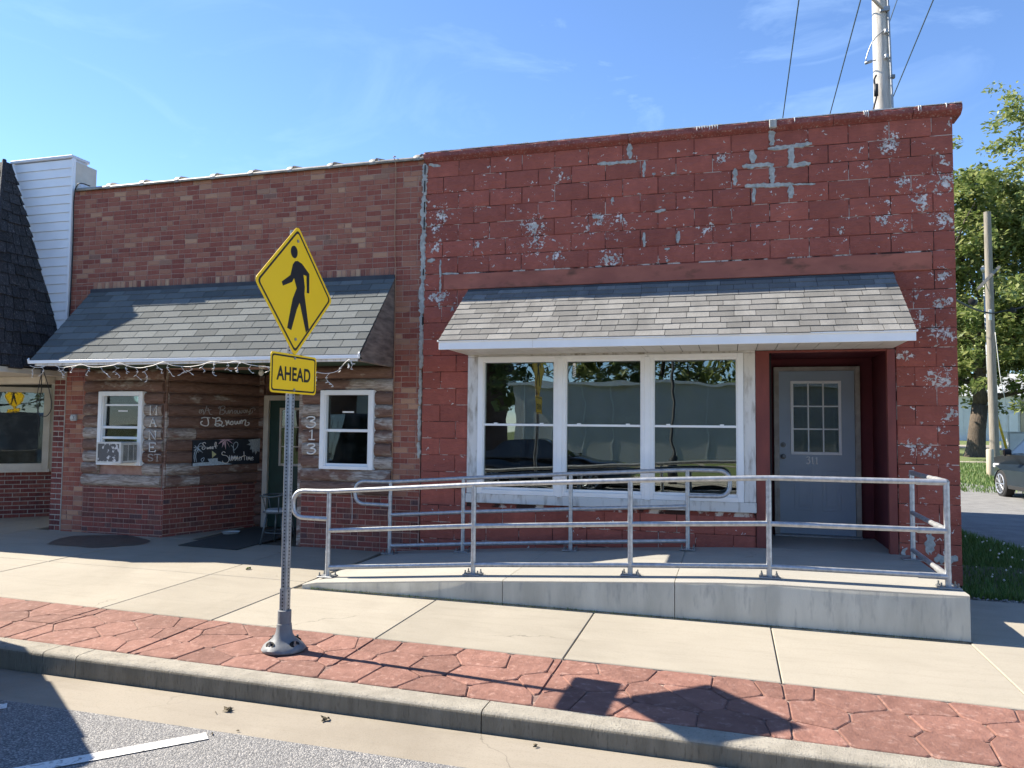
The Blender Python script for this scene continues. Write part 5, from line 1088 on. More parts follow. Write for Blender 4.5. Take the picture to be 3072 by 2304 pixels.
for a in (250, 340, 70, 160):
    q = Vector((SXY[0]+.122*math.cos(R(a)), SXY[1]+.122*math.sin(R(a)), sgz)); m = MB()
    m.tube([q+Vector((0, 0, .04)), q+Vector((0, 0, .062)), q+Vector((0, 0, .0625)), q+Vector((0, 0, .085))], [.014, .014, .008, .008], 6); wlink('anchor_bolt', m.mesh('anchor_bolt', M['bolt']), base)
    d = Vector((math.cos(R(a)), math.sin(R(a)), 0)); t_ = Vector((-d.y, d.x, 0)); m = MB(); c = Vector((SXY[0], SXY[1], sgz))+d*.112+Vector((0, 0, .052)); pts = [c+t_*(.042*math.cos(w))+(d*.7+Vector((0, 0, -.7)))*(.026*math.sin(w)) for w in [2*math.pi*i/14 for i in range(14)]]
    m.add([p+(d*.7+Vector((0, 0, .75)))*.0125 for p in pts], [tuple(range(14))]); wlink('bolt_pocket', m.mesh('bolt_pocket', M['gap']), base)
def rpoly(poly, r, n=4):
    P = [Vector((a, b, 0)) for a, b in poly]; out = []
    for i in range(len(P)):
        a, b, c = P[i-1], P[i], P[(i+1) % len(P)]; d1, d2 = (a-b).normalized(), (c-b).normalized(); ang = d1.angle(d2); q = r/math.tan(ang/2); p0, p1 = b+d1*q, b+d2*q
        for k_ in range(n+1): t = k_/n; v = p0*(1-t)**2+b*2*t*(1-t)+p1*t*t; out.append((v.x, v.y))
    return out
ZC = 2.245; HD = .492
def plate(poly, r, z_c, d, name, mat, th=.003): m = MB(); m.prism(rpoly(poly, r), lambda u, v, dd: sp3(u, z_c+v, dd), d, d+th); return m.build(name, mat, sg)
def dia(s_): return [(0, s_), (s_, 0), (0, -s_), (-s_, 0)]
D0 = .028
dp_ = plate(dia(HD), .045, ZC, D0, 'diamond_plate', M['yellow'])
def ring(outer, inner, z_c, d, name, mat, th, parent):
    m = MB(); n = len(outer); vs = [sp3(a, z_c+b, dd) for dd in (d, d+th) for pl in (outer, inner) for a, b in pl]; fs = []
    for i in range(n):
        j = (i+1) % n; fs += [(2*n+i, 2*n+j, 3*n+j, 3*n+i), (i, j, 2*n+j, 2*n+i), (n+i, 3*n+i, 3*n+j, n+j)]
    m.add(vs, fs); return wlink(name, m.mesh(name, mat), parent)
ring(rpoly(dia(HD-.030), .036), rpoly(dia(HD-.052), .030), ZC, D0+.0032, 'border', M['black'], .0006, dp_)
SYM = [(.009,.459),(.124,.438),(.326,.317),(.332,.015),(.269,.013),(.248,.276),(.168,.276),(.212,.095),(.208,-.018),(.35,-.543),(.272,-.607),(.087,-.165),(.017,-.287),(-.11,-.614),(-.212,-.59),(-.132,-.271),(-.094,-.135),(.001,.038),(-.074,.182),(-.119,.114),(-.344,.017),(-.376,.073),(-.165,.21),(-.11,.386),(-.058,.44)]
m = MB(); m.prism([(a*HD, b*HD) for a, b in SYM], lambda u, v, d: sp3(u, ZC+v, d), D0+.0032, D0+.0040); m.prism([(-.084*HD+.088*HD*math.cos(t), .577*HD+.094*HD*math.sin(t)) for t in [2*math.pi*i/22 for i in range(22)]], lambda u, v, d: sp3(u, ZC+v, d), D0+.0032, D0+.0040); wlink('walking_figure', m.mesh('walking_figure', M['black']), dp_)
for z in (.76, -.74): m = MB(); m.tube([sp3(0, ZC+z*HD, D0+.003), sp3(0, ZC+z*HD, D0+.009)], .012, 10); wlink('rivet', m.mesh('rivet', M['galv_post']), dp_)
PW, PH, PZ = .287, .146, 1.622
pp_ = plate([(-PW, -PH), (PW, -PH), (PW, PH), (-PW, PH)], .032, PZ, D0-.001, 'ahead_plate', M['yellow'])
ring(rpoly([(-PW+.014, -PH+.014), (PW-.014, -PH+.014), (PW-.014, PH-.014), (-PW+.014, PH-.014)], .026), rpoly([(-PW+.026, -PH+.026), (PW-.026, -PH+.026), (PW-.026, PH-.026), (-PW+.026, PH-.026)], .02), PZ, D0+.0022, 'border', M['black'], .0006, pp_)
mt_ = Matrix(((hx_.x, 0, nx_.x, 0), (hx_.y, 0, nx_.y, 0), (hx_.z, 1, nx_.z, 0), (0, 0, 0, 1))); c = sp3(0, PZ-.050, D0+.0030)
wlink('lettering', text_mesh('AHEAD', .098, M['black'], 'lettering', .0035, .0005, .88), pp_, Matrix.Translation(c) @ mt_)
for z in (.118, -.118): m = MB(); m.tube([sp3(0, PZ+z, D0+.002), sp3(0, PZ+z, D0+.008)], .011, 10); wlink('rivet', m.mesh('rivet', M['galv_post']), pp_)
# ================================================================ utility poles and wires
pa = empty('utility_pole', (2.96, 7.2, -.4), 'tall grey weathered utility pole rising behind the red parapet', 'utility pole')
m = MB(); m.tube([(2.96, 7.2, -.4), (2.95, 7.2, 5), (2.93, 7.18, 9), (2.90, 7.16, 12.5)], [.19, .168, .155, .135], 18); m.build('shaft', M['pole'], pa, True, 60)
m = MB(); m.tube([(3.115, 7.03, -.3), (3.10, 7.03, 6.0), (3.08, 7.02, 7.4), (3.03, 7.03, 9.6), (3.0, 7.05, 12)], .022, 8); m.build('conduit', M['galv_post'], pa, True)
m = MB(); m.bbox(3.05, 3.13, 6.98, 7.06, 8.02, 8.09, .01); m.build('conduit_clamp', M['bolt'], pa)
m = MB(); m.tube([(2.93, 7.0, 9.42), (2.3, 6.4, 9.78), (1.5, 5.7, 10.2)], .032, 8); m.build('lamp_arm', M['pole'], pa, True); m = MB(); m.bbox(2.88, 3.06, 6.98, 7.03, 9.36, 9.46, .008); m.build('arm_bracket', M['galv_post'], pa)
m = MB(); m.bbox(1.02, 1.5, 5.5, 5.75, 10.0, 10.12, .03); m.tube([(1.25, 5.6, 10.0), (1.25, 5.6, 9.93)], .06, 10); m.build('street_lamp_head', M['meter'], pa)
for z, s_ in ((8.95, 1), (8.45, -.2)):
    m = MB(); m.lathe([(.02, -.05), (.045, -.03), (.03, 0), (.045, .03), (.02, .05)], (2.98, 6.98, z), 10); m.build('insulator', M['galv_post'], pa, True)
m = MB(); m.tube(smoothline([(2.96, 7.0, 9.0), (2.75, 7.0, 8.8), (2.62, 7.0, 8.45), (2.66, 7.0, 8.40), (2.8, 7.02, 8.42)], 4), .012, 6); m.tube([(2.60, 7.0, 8.37), (2.72, 7.0, 8.40)], .03, 8); m.build('tie_wire', M['galv_post'], pa, True)
m = MB(); m.tube(smoothline([(2.80, 7.02, 8.12), (2.76, 7.0, 8.02), (2.78, 7.0, 7.85), (2.80, 7.0, 7.72), (2.72, 6.9, 7.4), (2.62, 6.7, 6.9), (2.5, 6.6, 6.2)], 4), .018, 6); m.tube([(2.79, 7.0, 7.93), (2.79, 7.0, 7.70)], .04, 8); m.build('service_drop', M['wire'], pa, True)
def wire(label, a, b, r=.012, mat='wire_blue', sag=.15, ext=False):
    a, b = Vector(a), Vector(b)
    if ext: a, b = a-(b-a)*2.2, b+(b-a)*1.4
    pts = [a.lerp(b, i/10)-Vector((0, 0, 4*sag*(i/10)*(1-i/10))) for i in range(11)]
    return tag(MB().tube(pts, r, 6).build('overhead_wire', M[mat]), label, 'wire')
wire('leftmost thin overhead wire running down behind the red parapet', (1.38, 6.07, 9.71), (1.31, 15.92, 8.16), .013, 'wire_blue', .0, True)
wire('thin overhead wire just left of the grey utility pole', (2.55, 6.39, 9.73), (2.38, 16.21, 8.32), .013, 'wire_blue', .0, True)
wire('thin overhead wire slanting down right of the grey utility pole', (3.9, 6.78, 9.69), (4.11, 16.63, 9.42), .013, 'wire_blue', .0, True)
wire('short overhead wire meeting the right side of the grey utility pole', (3.0, 7.1, 9.0), (7.2, 24.6, 20.2), .013, 'wire_blue', .02)
# second pole with a tilted cross arm and things around it
pb = empty('utility_pole', (9.43, 23.2, -.22), 'brown wooden utility pole with a tilted cross arm in front of the leafy tree', 'utility pole'); bx, by = 9.43, 23.2
m = MB(); m.tube([(bx, by, -.3), (bx-.03, by, 4), (bx-.05, by, 9.45)], [.165, .145, .12], 16); m.build('shaft', M['poleB'], pb, True, 60)
m = MB(); d = Vector((.55, .6, .52)).normalized(); c = Vector((bx-.05, by-.18, 7.0)); m.tube([c-d*1.1, c+d*.75], .07, 4); m.build('cross_arm', M['poleB'], pb)
m = MB(); m.tube([c-d*.45+Vector((0, 0, -.02)), (bx-.04, by-.16, 6.2)], .018, 5); m.build('brace', M['galv_post'], pb)
m = MB(); m.tube(smoothline([(bx+.05, by-.2, 4.9), (bx+.12, by-.22, 3.9), (bx+.2, by-.2, 3.1), (bx+.42, by, 2.2)], 4), .012, 6); m.build('ground_wire', M['white_cord'], pb, True)
m = MB(); m.bbox(bx-.14, bx-.04, by-.19, by-.17, 5.35, 5.75, .01); m.build('pole_tag', M['clover'], pb)
ms = empty('metal_mast', (11.5, 31, .0), 'slim bare galvanized pipe mast right of the brown utility pole', 'mast'); m = MB(); m.tube([(11.55, 30.8, -.1), (11.4, 30.8, 8.6)], .055, 10); m.build('pipe', M['galv'], ms, True); m = MB(); m.tube([(11.4, 30.8, 8.55), (11.4, 30.8, 8.75), (11.4, 30.8, 8.9)], [.06, .14, .06], 10); m.build('weather_head', M['galv_post'], ms, True)
bo = empty('wooden_bollard', (8.55, 20.7, -.26), 'short pale timber post beside the brown utility pole', 'post'); m = MB(); m.tube([(8.55, 20.7, -.35), (8.55, 20.7, .62), (8.55, 20.7, .66)], [.12, .12, .09], 12); m.build('timber', M['wood_plain'], bo, True, 40)
wire('thick service cable crossing behind the red corner to the brown pole', (4.9, 11.0, 4.45), (bx, by-.2, 5.6), .03, 'wire', .1); wire('cable from the brown pole towards the right edge', (bx, by-.2, 5.6), (16.5, 26, 7.6), .03, 'wire', .1)
for p in ((6.9, 16.2, 5.02), (10.2, 23.4, 5.75)):
    o = empty('splice_box', p, 'dark splice case hanging on the service cable' + (' left of the brown pole' if p[0] < 8 else ' right of the brown pole'), 'cable box'); d = Vector((4.5, 12, 1.1)).normalized(); m = MB(); m.tube([Vector(p)-d*.32, Vector(p)-d*.3, Vector(p)+d*.3, Vector(p)+d*.32], [.04, .1, .1, .04], 10); m.build('case', M['tyre'], o, True, 40)

# ================================================================ trees
def tree(name, label, base, h, cr, ch, nleaf, seed, lean=(0, 0), tr=.4, group=None, leaf=.2, trunk_h=.22, limbs=9, skirt=0):
    rg = random.Random(seed); e = empty(name, base, label, 'tree', group); b = Vector(base)
    m = MB(); th = h*trunk_h; t0 = b+Vector((lean[0]*th, lean[1]*th, th)); mid = b.lerp(t0, .5)+Vector((-lean[0]*.12*th, 0, 0))
    m.tube([b+Vector((0, 0, -.3)), b+Vector((0, 0, .15*tr)), b+(mid-b)*.4, mid, t0], [tr*1.5, tr*1.2, tr, tr*.92, tr*.85], 14)
    tips = []
    top = b+Vector((lean[0]*h*.6, lean[1]*h*.6, h*.93))
    lead = [t0, t0.lerp(top, .3)+Vector((rg.uniform(-.4, .4), rg.uniform(-.4, .4), 0)), t0.lerp(top, .65)+Vector((rg.uniform(-.6, .6), rg.uniform(-.6, .6), 0)), top]; m.tube(smoothline(lead, 3), [tr*.8*(1-i/9*.9) for i in range(10)], 8)
    for i in range(limbs):
        t = .02+.8*i/limbs; s_ = t0.lerp(top, t); a = i*2.4+rg.uniform(-.4, .4); ln = cr*(1.05-.65*t)*rg.uniform(.75, 1.1); el = rg.uniform(.15, .6)+.3*t
        d = Vector((math.cos(a)*math.cos(el), math.sin(a)*math.cos(el), math.sin(el))); p1 = s_+d*ln*.45; p2 = s_+d*ln+Vector((0, 0, rg.uniform(-.1, .12)*ln)); m.tube(smoothline([s_, p1, p2], 3), [tr*.42*(1-.8*t)*(1-q/6*.85) for q in range(7)], 6)
        tips += [(p1, cr*.24), (p2, cr*.26), (p1.lerp(p2, .5), cr*.26)]
        for k_ in range(4):
            s2 = s_+d*ln*rg.uniform(.35, .95); d2 = (d+Vector((rg.uniform(-.9, .9), rg.uniform(-.9, .9), rg.uniform(-.4, .7)))).normalized(); q = s2+d2*ln*rg.uniform(.25, .5); m.tube([s2, s2.lerp(q, .5)+Vector((0, 0, .04*ln)), q], [tr*.14, tr*.09, tr*.03], 5); tips += [(q, cr*.2), (s2.lerp(q, .6), cr*.18)]
    tips.append((top, cr*.22))
    for i in range(skirt): a = rg.uniform(0, 6.283); rr = cr*rg.uniform(.25, .85); tips.append((b+Vector((math.cos(a)*rr, math.sin(a)*rr, rg.uniform(.20, .5)*h)), cr*.2))
    m.build('trunk', M['bark'], e, True)
    # leaves: small bent quads in loose clumps
    vs = []; fs = []; w = [r**1.5 for _, r in tips]; cl = []
    for c, r in tips:
        for _ in range(5): cl.append((c+Vector((rg.gauss(0, 1), rg.gauss(0, 1), rg.gauss(0, .8)))*r*.62, r*rg.uniform(.28, .5)))
    per = max(4, nleaf//len(cl))
    for c, r in cl:
        for _ in range(per):
            while True:
                q = Vector((rg.uniform(-1, 1), rg.uniform(-1, 1), rg.uniform(-1, 1)))
                if q.length < 1: break
            p = c+Vector((q.x, q.y, q.z*.7))*r; s_ = leaf*rg.uniform(.6, 1.25); u = Vector((rg.gauss(0, 1), rg.gauss(0, 1), rg.gauss(0, .5))).normalized(); v = u.cross(Vector((rg.gauss(0, .5), rg.gauss(0, .5), 1))).normalized()
            k_ = len(vs); dr_ = Vector((0, 0, -.18*s_)); vs += [p-u*s_*.5, p+v*s_*.26+dr_*.2, p+u*s_*.55+dr_, p-v*s_*.26+dr_*.2]; fs.append((k_, k_+1, k_+2, k_+3))
    me = bpy.data.meshes.new('crown'); me.from_pydata([tuple(v) for v in vs], [], fs); me.materials.append(M['leaf']); o = wlink('crown', me, e); o['kind'] = 'stuff'
    return e
tree('shade_tree', 'big leafy shade tree with leaning trunk behind the brown utility pole', (11.9, 34.5, .0), 15.2, 6.0, 12, 60000, 11, (.10, 0), .42, None, .30, .17, 14, 62)
tree('shade_tree', 'tall sparse tree reaching highest at the right edge of the picture', (17.6, 38.5, .1), 21.5, 6.8, 12, 26000, 5, (0, 0), .42, None, .30, .2, 14)
tree('shade_tree', 'lower leafy tree farther back between red corner and big trunk', (9.3, 44, .2), 13, 5.6, 8, 26000, 8, (0, 0), .35, None, .32, .25, 9)
tree('shade_tree', 'distant dark green tree behind the white metal shed', (24, 74, .5), 15, 8, 8, 16000, 18, (0, 0), .4, None, .5, .22, 9)
# reflected across the street
for i, (x, y, h, cr) in enumerate(((-9.5, -36, 10, 4.6), (-3.6, -39, 9, 4.6), (2.2, -36, 9.5, 4.4), (-17, -40, 10, 5), (8.5, -38, 10, 5), (-26, -44, 12, 6), (17, -42, 11, 5.5))):
    tree('street_tree', ['crown over the left part of the grey building, mirrored in the glass', 'small crown above the middle of the grey building, mirrored in the glass', 'crown near the right part of the grey building, mirrored in the glass', 'tree between brick house and grey building, mirrored in the glass', 'tree beyond the right end of the grey building, mirrored in the glass', 'tall tree behind the brick house, mirrored in the glass', 'rightmost tree across the street, mirrored in the glass'][i], (x, y, -.5), h, cr, 6, 5200, 30+i, (0, 0), .3, 'trees across the street', .42, .25, 8)

# ================================================================ shed, HVAC, car at the right
sh = empty('metal_shed', (21, 62, .5), 'white metal shed with low grey roof behind the tree trunk', 'shed')
m = MB(); m.box(13.2, 34, 60, 74, .2, 4.1); m.build('wall', M['shed'], sh)
m = MB(); m.add([(12.9, 59.6, 4.05), (34.3, 59.6, 4.05), (34.3, 67, 6.3), (12.9, 67, 6.3), (12.9, 74.4, 4.05), (34.3, 74.4, 4.05)], [(0,1,2,3),(3,2,5,4),(0,3,4),(1,5,2)]); m.build('roof', M['roof_metal'], sh)
for i in range(48): x = 13.4+i*.43; MB().box(x, x+.04, 59.95, 59.999, .3, 4.05).build('rib', M['shed'], sh)
MB().box(21.3, 21.9, 59.9, 59.998, .5, 2.7).build('door', M['shed'], sh); MB().box(22.1, 23.0, 59.88, 59.99, .5, 3.9).build('wood_panel', M['wood_plain'], sh)
MB().box(21.5, 21.7, 59.85, 59.9, 3.0, 3.3).build('vent', M['gap'], sh)
gu = empty('guy_guard', (13.5, 35.5, 0), 'leaning yellow guy wire guard in front of the white shed', 'guy guard'); m = MB(); m.tube([(13.6, 35.2, -.1), (12.9, 35.4, 3.2)], .06, 8); m.build('sleeve', M['guard_yellow'], gu, True)
hv = empty('hvac_unit', (14.2, 36, 0), 'grey air conditioning box near the white shed at right edge', 'hvac unit'); m = MB(); m.bbox(13.8, 14.9, 36, 37, .0, 1.25, .03); m.build('cabinet', M['meter'], hv); MB().box(13.9, 14.8, 35.985, 35.999, .3, 1.15).build('grille', M['roof_metal'], hv)
lg = tag(MB().tube(smoothline([(5.9, 21.5, .55), (6.6, 22, .28), (7.2, 22.2, .05), (7.6, 22.6, -.12)], 3), [.16, .17, .16, .16, .15, .15, .14, .13, .12, .1][:10], 8).build('fallen_limb', M['bark'], None, True), 'dark curved fallen limb on the grass beside the red corner', 'branch')
def car(name, label, loc, rz, paint, kind='suv'):
    e = empty(name, loc, label, 'car', None, None, rz)      # local x forward
    H = 1.68 if kind == 'suv' else 1.42; W2 = 1.2 if kind == 'van' else .92
    if kind == 'van': H = 1.98; low = [(2.28, .28), (2.34, .6), (2.2, .95), (1.5, 1.1), (1.35, 1.12), (-2.30, 1.12), (-2.34, .95), (-2.34, .5), (-2.30, .28)]; gh = [(1.35, 1.10), (.72, 1.78), (.4, H), (-2.2, H), (-2.3, 1.9), (-2.33, 1.12)]
    elif kind == 'suv': low = [(2.28, .28), (2.34, .55), (2.26, .80), (1.95, .98), (1.05, 1.08), (-2.15, 1.10), (-2.30, .95), (-2.34, .5), (-2.26, .28)]; gh = [(1.05, 1.06), (.32, 1.58), (-.2, H), (-1.5, H-.02), (-2.05, 1.5), (-2.2, 1.08)]
    else: low = [(2.30, .24), (2.36, .45), (2.25, .68), (1.9, .82), (.95, .93), (-1.8, .98), (-2.28, .92), (-2.34, .5), (-2.26, .24)]; gh = [(.95, .91), (.1, 1.36), (-.3, H), (-1.0, H-.03), (-1.75, 1.0), (-1.85, .95)]
    def arch(pl):   # cut the wheel arches into the underside
        out = list(pl)
        for cx_ in (-1.38, 1.38):
            for k_ in range(9): a = math.pi-math.pi*k_/8; out.append((cx_+.40*math.cos(a), .30+.40*math.sin(a)))
        return out
    pl = arch(low); lay = [(-W2, .0, 1), (-W2+.05, .03, 1), (0, .05, 1), (W2-.05, .03, 1), (W2, 0, 1)]
    m = MB(); n = len(pl); vs = []; fs = []
    for (yy, grow, _) in [(-W2, 0, 0), (-W2+.07, .025, 0), (W2-.07, .025, 0), (W2, 0, 0)]:
        for (a, b) in pl: g = grow if b > .5 else 0; tp = 1-(.26*max(0, abs(a)-1.75)/.6 if kind != 'van' else 0); vs.append((a*(1+(.012 if grow else 0)), yy*tp, b+g))
    for r in range(3):
        for i in range(n): j = (i+1) % n; fs.append((r*n+i, r*n+j, (r+1)*n+j, (r+1)*n+i))
    for r in (0, 3):
        for tr_ in tessellate_polygon([[Vector((a, b, 0)) for a, b in pl]]): fs.append(tuple(r*n+i for i in tr_))
    link('body', m.add(vs, fs).mesh('body', paint, True, 35), e)
    m = MB(); n = len(gh); vs = []; fs = []; z0 = gh[0][1]
    for s_ in (-1, 1):
        for (a, b) in gh: vs.append((a, s_*(W2-.06-.22*(b-z0)/(H-z0)), b+.02))
    fs = [tuple(range(n)), tuple(range(n, 2*n))]+[(i, (i+1) % n, n+(i+1) % n, n+i) for i in range(n)]
    link('cabin', m.add(vs, fs).mesh('cabin', paint, True, 40), e)
    def side(a, b, s_): return (a, s_*(W2-.055-.22*(b-z0)/(H-z0)), b+.02)
    for s_ in (-1, 1):
        m = MB(); t = .06; g2 = [(.86, z0+.05), (.26, H-.14), (-.32, H-.10), (-.36, z0+.05)] if kind != 'sedan' else [(.72, z0+.04), (.08, H-.10), (-.3, H-.07), (-.36, z0+.04)]; g3 = [(-.44, z0+.05), (-.42, H-.10), (-1.35, H-.12), (-1.8, z0+.09)] if kind != 'sedan' else [(-.44, z0+.04), (-.42, H-.07), (-.95, H-.09), (-1.5, z0+.06)]
        for g in (g2, g3): k_ = len(m.v); m.add([side(a, b, s_) for a, b in g], [(0, 1, 2, 3)])
        link('side_window', m.mesh('side_window', M['car_glass']), e)
        link('door_line', MB().box(-.405, -.395, s_*W2-.001, s_*W2+.0015, .36, z0).mesh('door_line', M['gap']), e); link('handle', MB().bbox(-.25, -.05, s_*W2-.01, s_*W2+.025, .86, .89, .006).mesh('handle', paint), e)
        link('sill_trim', MB().bbox(-.95, .95, s_*(W2-.03)-.02, s_*(W2-.03)+.035, .24, .34, .01).mesh('sill_trim', M['tyre']), e)
        mi = link('mirror', MB().bbox(.62, .82, s_*(W2+.12)-.1, s_*(W2+.12)+.09, z0-.0, z0+.17, .03).mesh('mirror', M['car_black']), e)
        link('headlight', MB().bbox(1.95, 2.27, s_*.60-.15, s_*.60+.15, .70 if kind == 'suv' else .6, .83 if kind == 'suv' else .7, .03).mesh('headlight', M['lamp']), e); link('tail_light', MB().bbox(-2.33, -2.2, s_*.62-.12, s_*.62+.12, .8, 1.05, .02).mesh('tail_light', M['lamp_red']), e)
    def quad(nm, a, b, w0, w1): link(nm, MB().add([(a[0], -w0, a[1]), (a[0], w0, a[1]), (b[0], w1, b[1]), (b[0], -w1, b[1])], [(0, 1, 2, 3)]).mesh(nm, M['car_glass']), e)
    f0, f1 = gh[0], gh[1]; quad('windshield', (f0[0]-.05, f0[1]+.08), (f1[0]+.05, f1[1]+.03), .76, .64); r0, r1 = gh[-1], gh[-2]; quad('rear_window', (r0[0]-.0, r0[1]+.10), (r1[0]-.03, r1[1]-.0), .72, .62)
    for cx_ in (-1.38, 1.38):
        for s_ in (-1, 1):
            w = link('wheel', MB().tube([(cx_, s_*(W2-.22), .34), (cx_, s_*(W2-.20), .34), (cx_, s_*(W2-.02), .34), (cx_, s_*(W2+.0), .34)], [.32, .345, .345, .315], 26).mesh('wheel', M['tyre'], True, 30), e)
            m = MB(); yy = s_*(W2+.004)
            ring_ = [(cx_+.235*math.cos(t), yy, .34+.235*math.sin(t)) for t in [2*math.pi*i/24 for i in range(24)]]; m.tube(ring_, .018, 6, True); m.tube([(cx_, yy-.01*s_, .34), (cx_, yy+.006*s_, .34)], .055, 12)
            for i in range(10): a = 2*math.pi*i/10; m.tube([(cx_+.04*math.cos(a), yy, .34+.04*math.sin(a)), (cx_+.23*math.cos(a), yy, .34+.23*math.sin(a))], [.014, .02], 5)
            link('rim', m.mesh('rim', M['rim'], True, 40), w)
    return e
car('parked_car', 'dark blue grey sport utility vehicle parked on the alley at right edge', (7.62, 11.9, -.40), math.atan2(.997, -.08), M['car_blue'])
car('parked_car', 'black van parked at the kerb left of the view, throwing the big shadow', (-7.45, -6.55, ROADZ), math.atan2(-.82, -.575), M['car_black'], 'van')
car('parked_car', 'low black sedan standing on the road behind the viewpoint, reflected in the triple window', (-4.9, -12.3, ROADZ), 0.0, M['car_black'], 'sedan')

# ================================================================ across the street (mirrored in the glass)
strip('far_kerb', lambda x: -14.1, lambda x: -13.7, lambda x: ROADZ+.13, lambda x: ROADZ+.13, M['conc_kerb'], -60, 60, 2); strip('far_sidewalk', lambda x: -17.2, lambda x: -14.1, lambda x: ROADZ+.135, lambda x: ROADZ+.135, M['conc'], -60, 60, 2); strip('far_lawn', lambda x: -60, lambda x: -17.2, lambda x: ROADZ+.13, lambda x: ROADZ+.13, M['lawn'], -60, 60, 2)
strip('far_walk', lambda x: -25.5, lambda x: -24.5, lambda x: ROADZ+.14, lambda x: ROADZ+.14, M['conc'], -60, 60, 2)
gb = empty('grey_building', (-3, -30, -.5), 'long low grey metal building across the street, reflected in the windows', 'building'); MB().box(-10.5, 9, -34, -29, -.5, 3.3).build('wall', M['grey_wall'], gb); MB().box(-10.8, 9.3, -34.3, -28.7, 3.3, 3.5).build('roof', M['roof_metal'], gb)
for i in range(13): MB().box(-10+i*1.5, -9.94+i*1.5, -29, -28.97, -.4, 3.3).build('panel_seam', M['roof_metal'], gb)
hs = empty('brick_house', (-19, -34, -.5), 'brown gabled brick house across the street, reflected in the left pane', 'house'); MB().box(-26, -14.2, -40, -31, -.5, 5.2).build('wall', M['house_brick'], hs); m = MB(); m.add([(-26.4, -30.6, 5.1), (-13.8, -30.6, 5.1), (-13.8, -40.4, 5.1), (-26.4, -40.4, 5.1), (-26.4, -35.5, 8.2), (-13.8, -35.5, 8.2)], [(0,1,5,4),(2,3,4,5),(1,2,5),(3,0,4)]); m.build('roof', M['shake'], hs)
for x in (-24, -20.5, -16.5): MB().box(x, x+1.1, -31.0, -30.96, 1.5, 3.2).build('window', M['white'], hs)
lp = empty('street_lamp', (-1.6, -14.8, -.4), 'black lamp post across the street, reflected in the right pane', 'street lamp'); m = MB(); m.tube([(-1.6, -14.8, -.45), (-1.6, -14.8, .3), (-1.6, -14.8, .35), (-1.6, -14.8, 4.2)], [.12, .10, .055, .045], 10); m.build('post', M['wire'], lp, True); m = MB(); m.lathe([(.06, 0), (.2, .35), (.24, .4), (.03, .62)], (-1.6, -14.8, 4.2), 8); m.build('lantern', M['lamp'], lp)

# ================================================================ small things
# things standing behind the triple window
for (x, z0_, r, h, mt, lab, nm) in ((-2.5, .50, .075, .17, 'bucket', 'white bucket on the sill inside the left pane', 'bucket'), (-2.26, .50, .035, .19, 'bucket', 'slim white jar on the sill inside the left pane', 'jar'), (-1.56, .50, .05, .2, 'bottle_blue', 'pale blue bottle on the sill inside the middle pane', 'bottle')):
    e = empty(nm, (x, .2, z0_), lab, nm); m = MB(); m.lathe([(r*.85, 0), (r, h*.1), (r, h*.7), (r*.5 if nm == 'bottle' else r*1.05, h*.82), (r*.45 if nm == 'bottle' else r*1.05, h)], (x, .2, z0_), 14); m.build('body', M[mt], e, True, 40)
    if nm == 'bottle': m = MB(); m.tube([(x, .2, z0_+h), (x, .2, z0_+h+.035)], .024, 10); m.build('cap', M['white'], e)
MB().box(-2.95, .2, .07, .34, .47, .498).build('inner_sill', M['white_old'], win)
rg = random.Random(9)
for (x, y, s_, lab) in ((-3.0, -4.60, .030, 'dark clump of dry leaves in the gutter below the kerb'), (-2.35, -4.56, .026, 'small dry leaf at the kerb foot right of the leaf clump'), (-2.75, -4.86, .012, 'tiny dark crumb in the middle of the gutter'), (-3.05, -4.66, .010, 'tiny dark crumb beside the leaf clump'), (-2.86, -4.95, .012, 'dark crumb near the parking line end'), (-1.05, -4.56, .018, 'pale crumpled leaf at the kerb foot toward the middle'), (-5.05, -1.45, .03, 'green leaf lying on the sunlit pavement edge of the shade')):
    m = MB(); nv = 9
    for q in range(5 if s_ > .02 else 2):
        c = Vector((x+rg.uniform(-.6, .6)*s_, y+rg.uniform(-.6, .6)*s_, (ROADZ if y < -4 else gz(x, y))+.004+rg.uniform(0, .4)*s_)); u = Vector((rg.uniform(-1, 1), rg.uniform(-1, 1), rg.uniform(-.3, .5))).normalized()*s_; v = u.cross(Vector((rg.uniform(-.4, .4), rg.uniform(-.4, .4), 1))).normalized()*s_*.5
        m.add([c-u, c+v, c+u+Vector((0, 0, s_*.3)), c-v, c+Vector((0, 0, s_*.45))], [(0, 1, 4), (1, 2, 4), (2, 3, 4), (3, 0, 4)])
    tag(m.build('dry_leaf', M['lawn'] if y > -4 else M['debris']), lab, 'leaf')
# grass blades and clover beside the building, weeds at the ramp foot
vs = []; fs = []; gr = random.Random(3)
def blade(x, y, z, h, w):
    a = gr.uniform(0, 6.283); l = gr.uniform(.1, .6)*h; k_ = len(vs); dx, dy = math.cos(a)*w, math.sin(a)*w; ox, oy = -math.sin(a)*l, math.cos(a)*l
    vs.extend([(x-dx, y-dy, z), (x+dx, y+dy, z), (x+ox*.5+dx*.6, y+oy*.5+dy*.6, z+h*.6), (x+ox*.5-dx*.6, y+oy*.5-dy*.6, z+h*.6), (x+ox, y+oy, z+h)]); fs.extend([(k_, k_+1, k_+2, k_+3), (k_+3, k_+2, k_+4)])
def inalley(x, y): return x > 3.95-(y-3.43)*.182-(.0 if y > 2 else -.1)
n = 0
while n < 26000:
    y = -.28+gr.random()**1.3*7; x = gr.uniform(2.27, 4.9)
    if inalley(x, y)+0 and y > .3: continue
    n += 1; blade(x, y, -.40, gr.uniform(.04, .11), gr.uniform(.003, .007))
for i in range(9000): y = gr.uniform(14, 28); x = 5.2+(y-14)*.28+gr.uniform(0, 5.5); blade(x, y, tz(x, y), gr.uniform(.05, .14), .012)
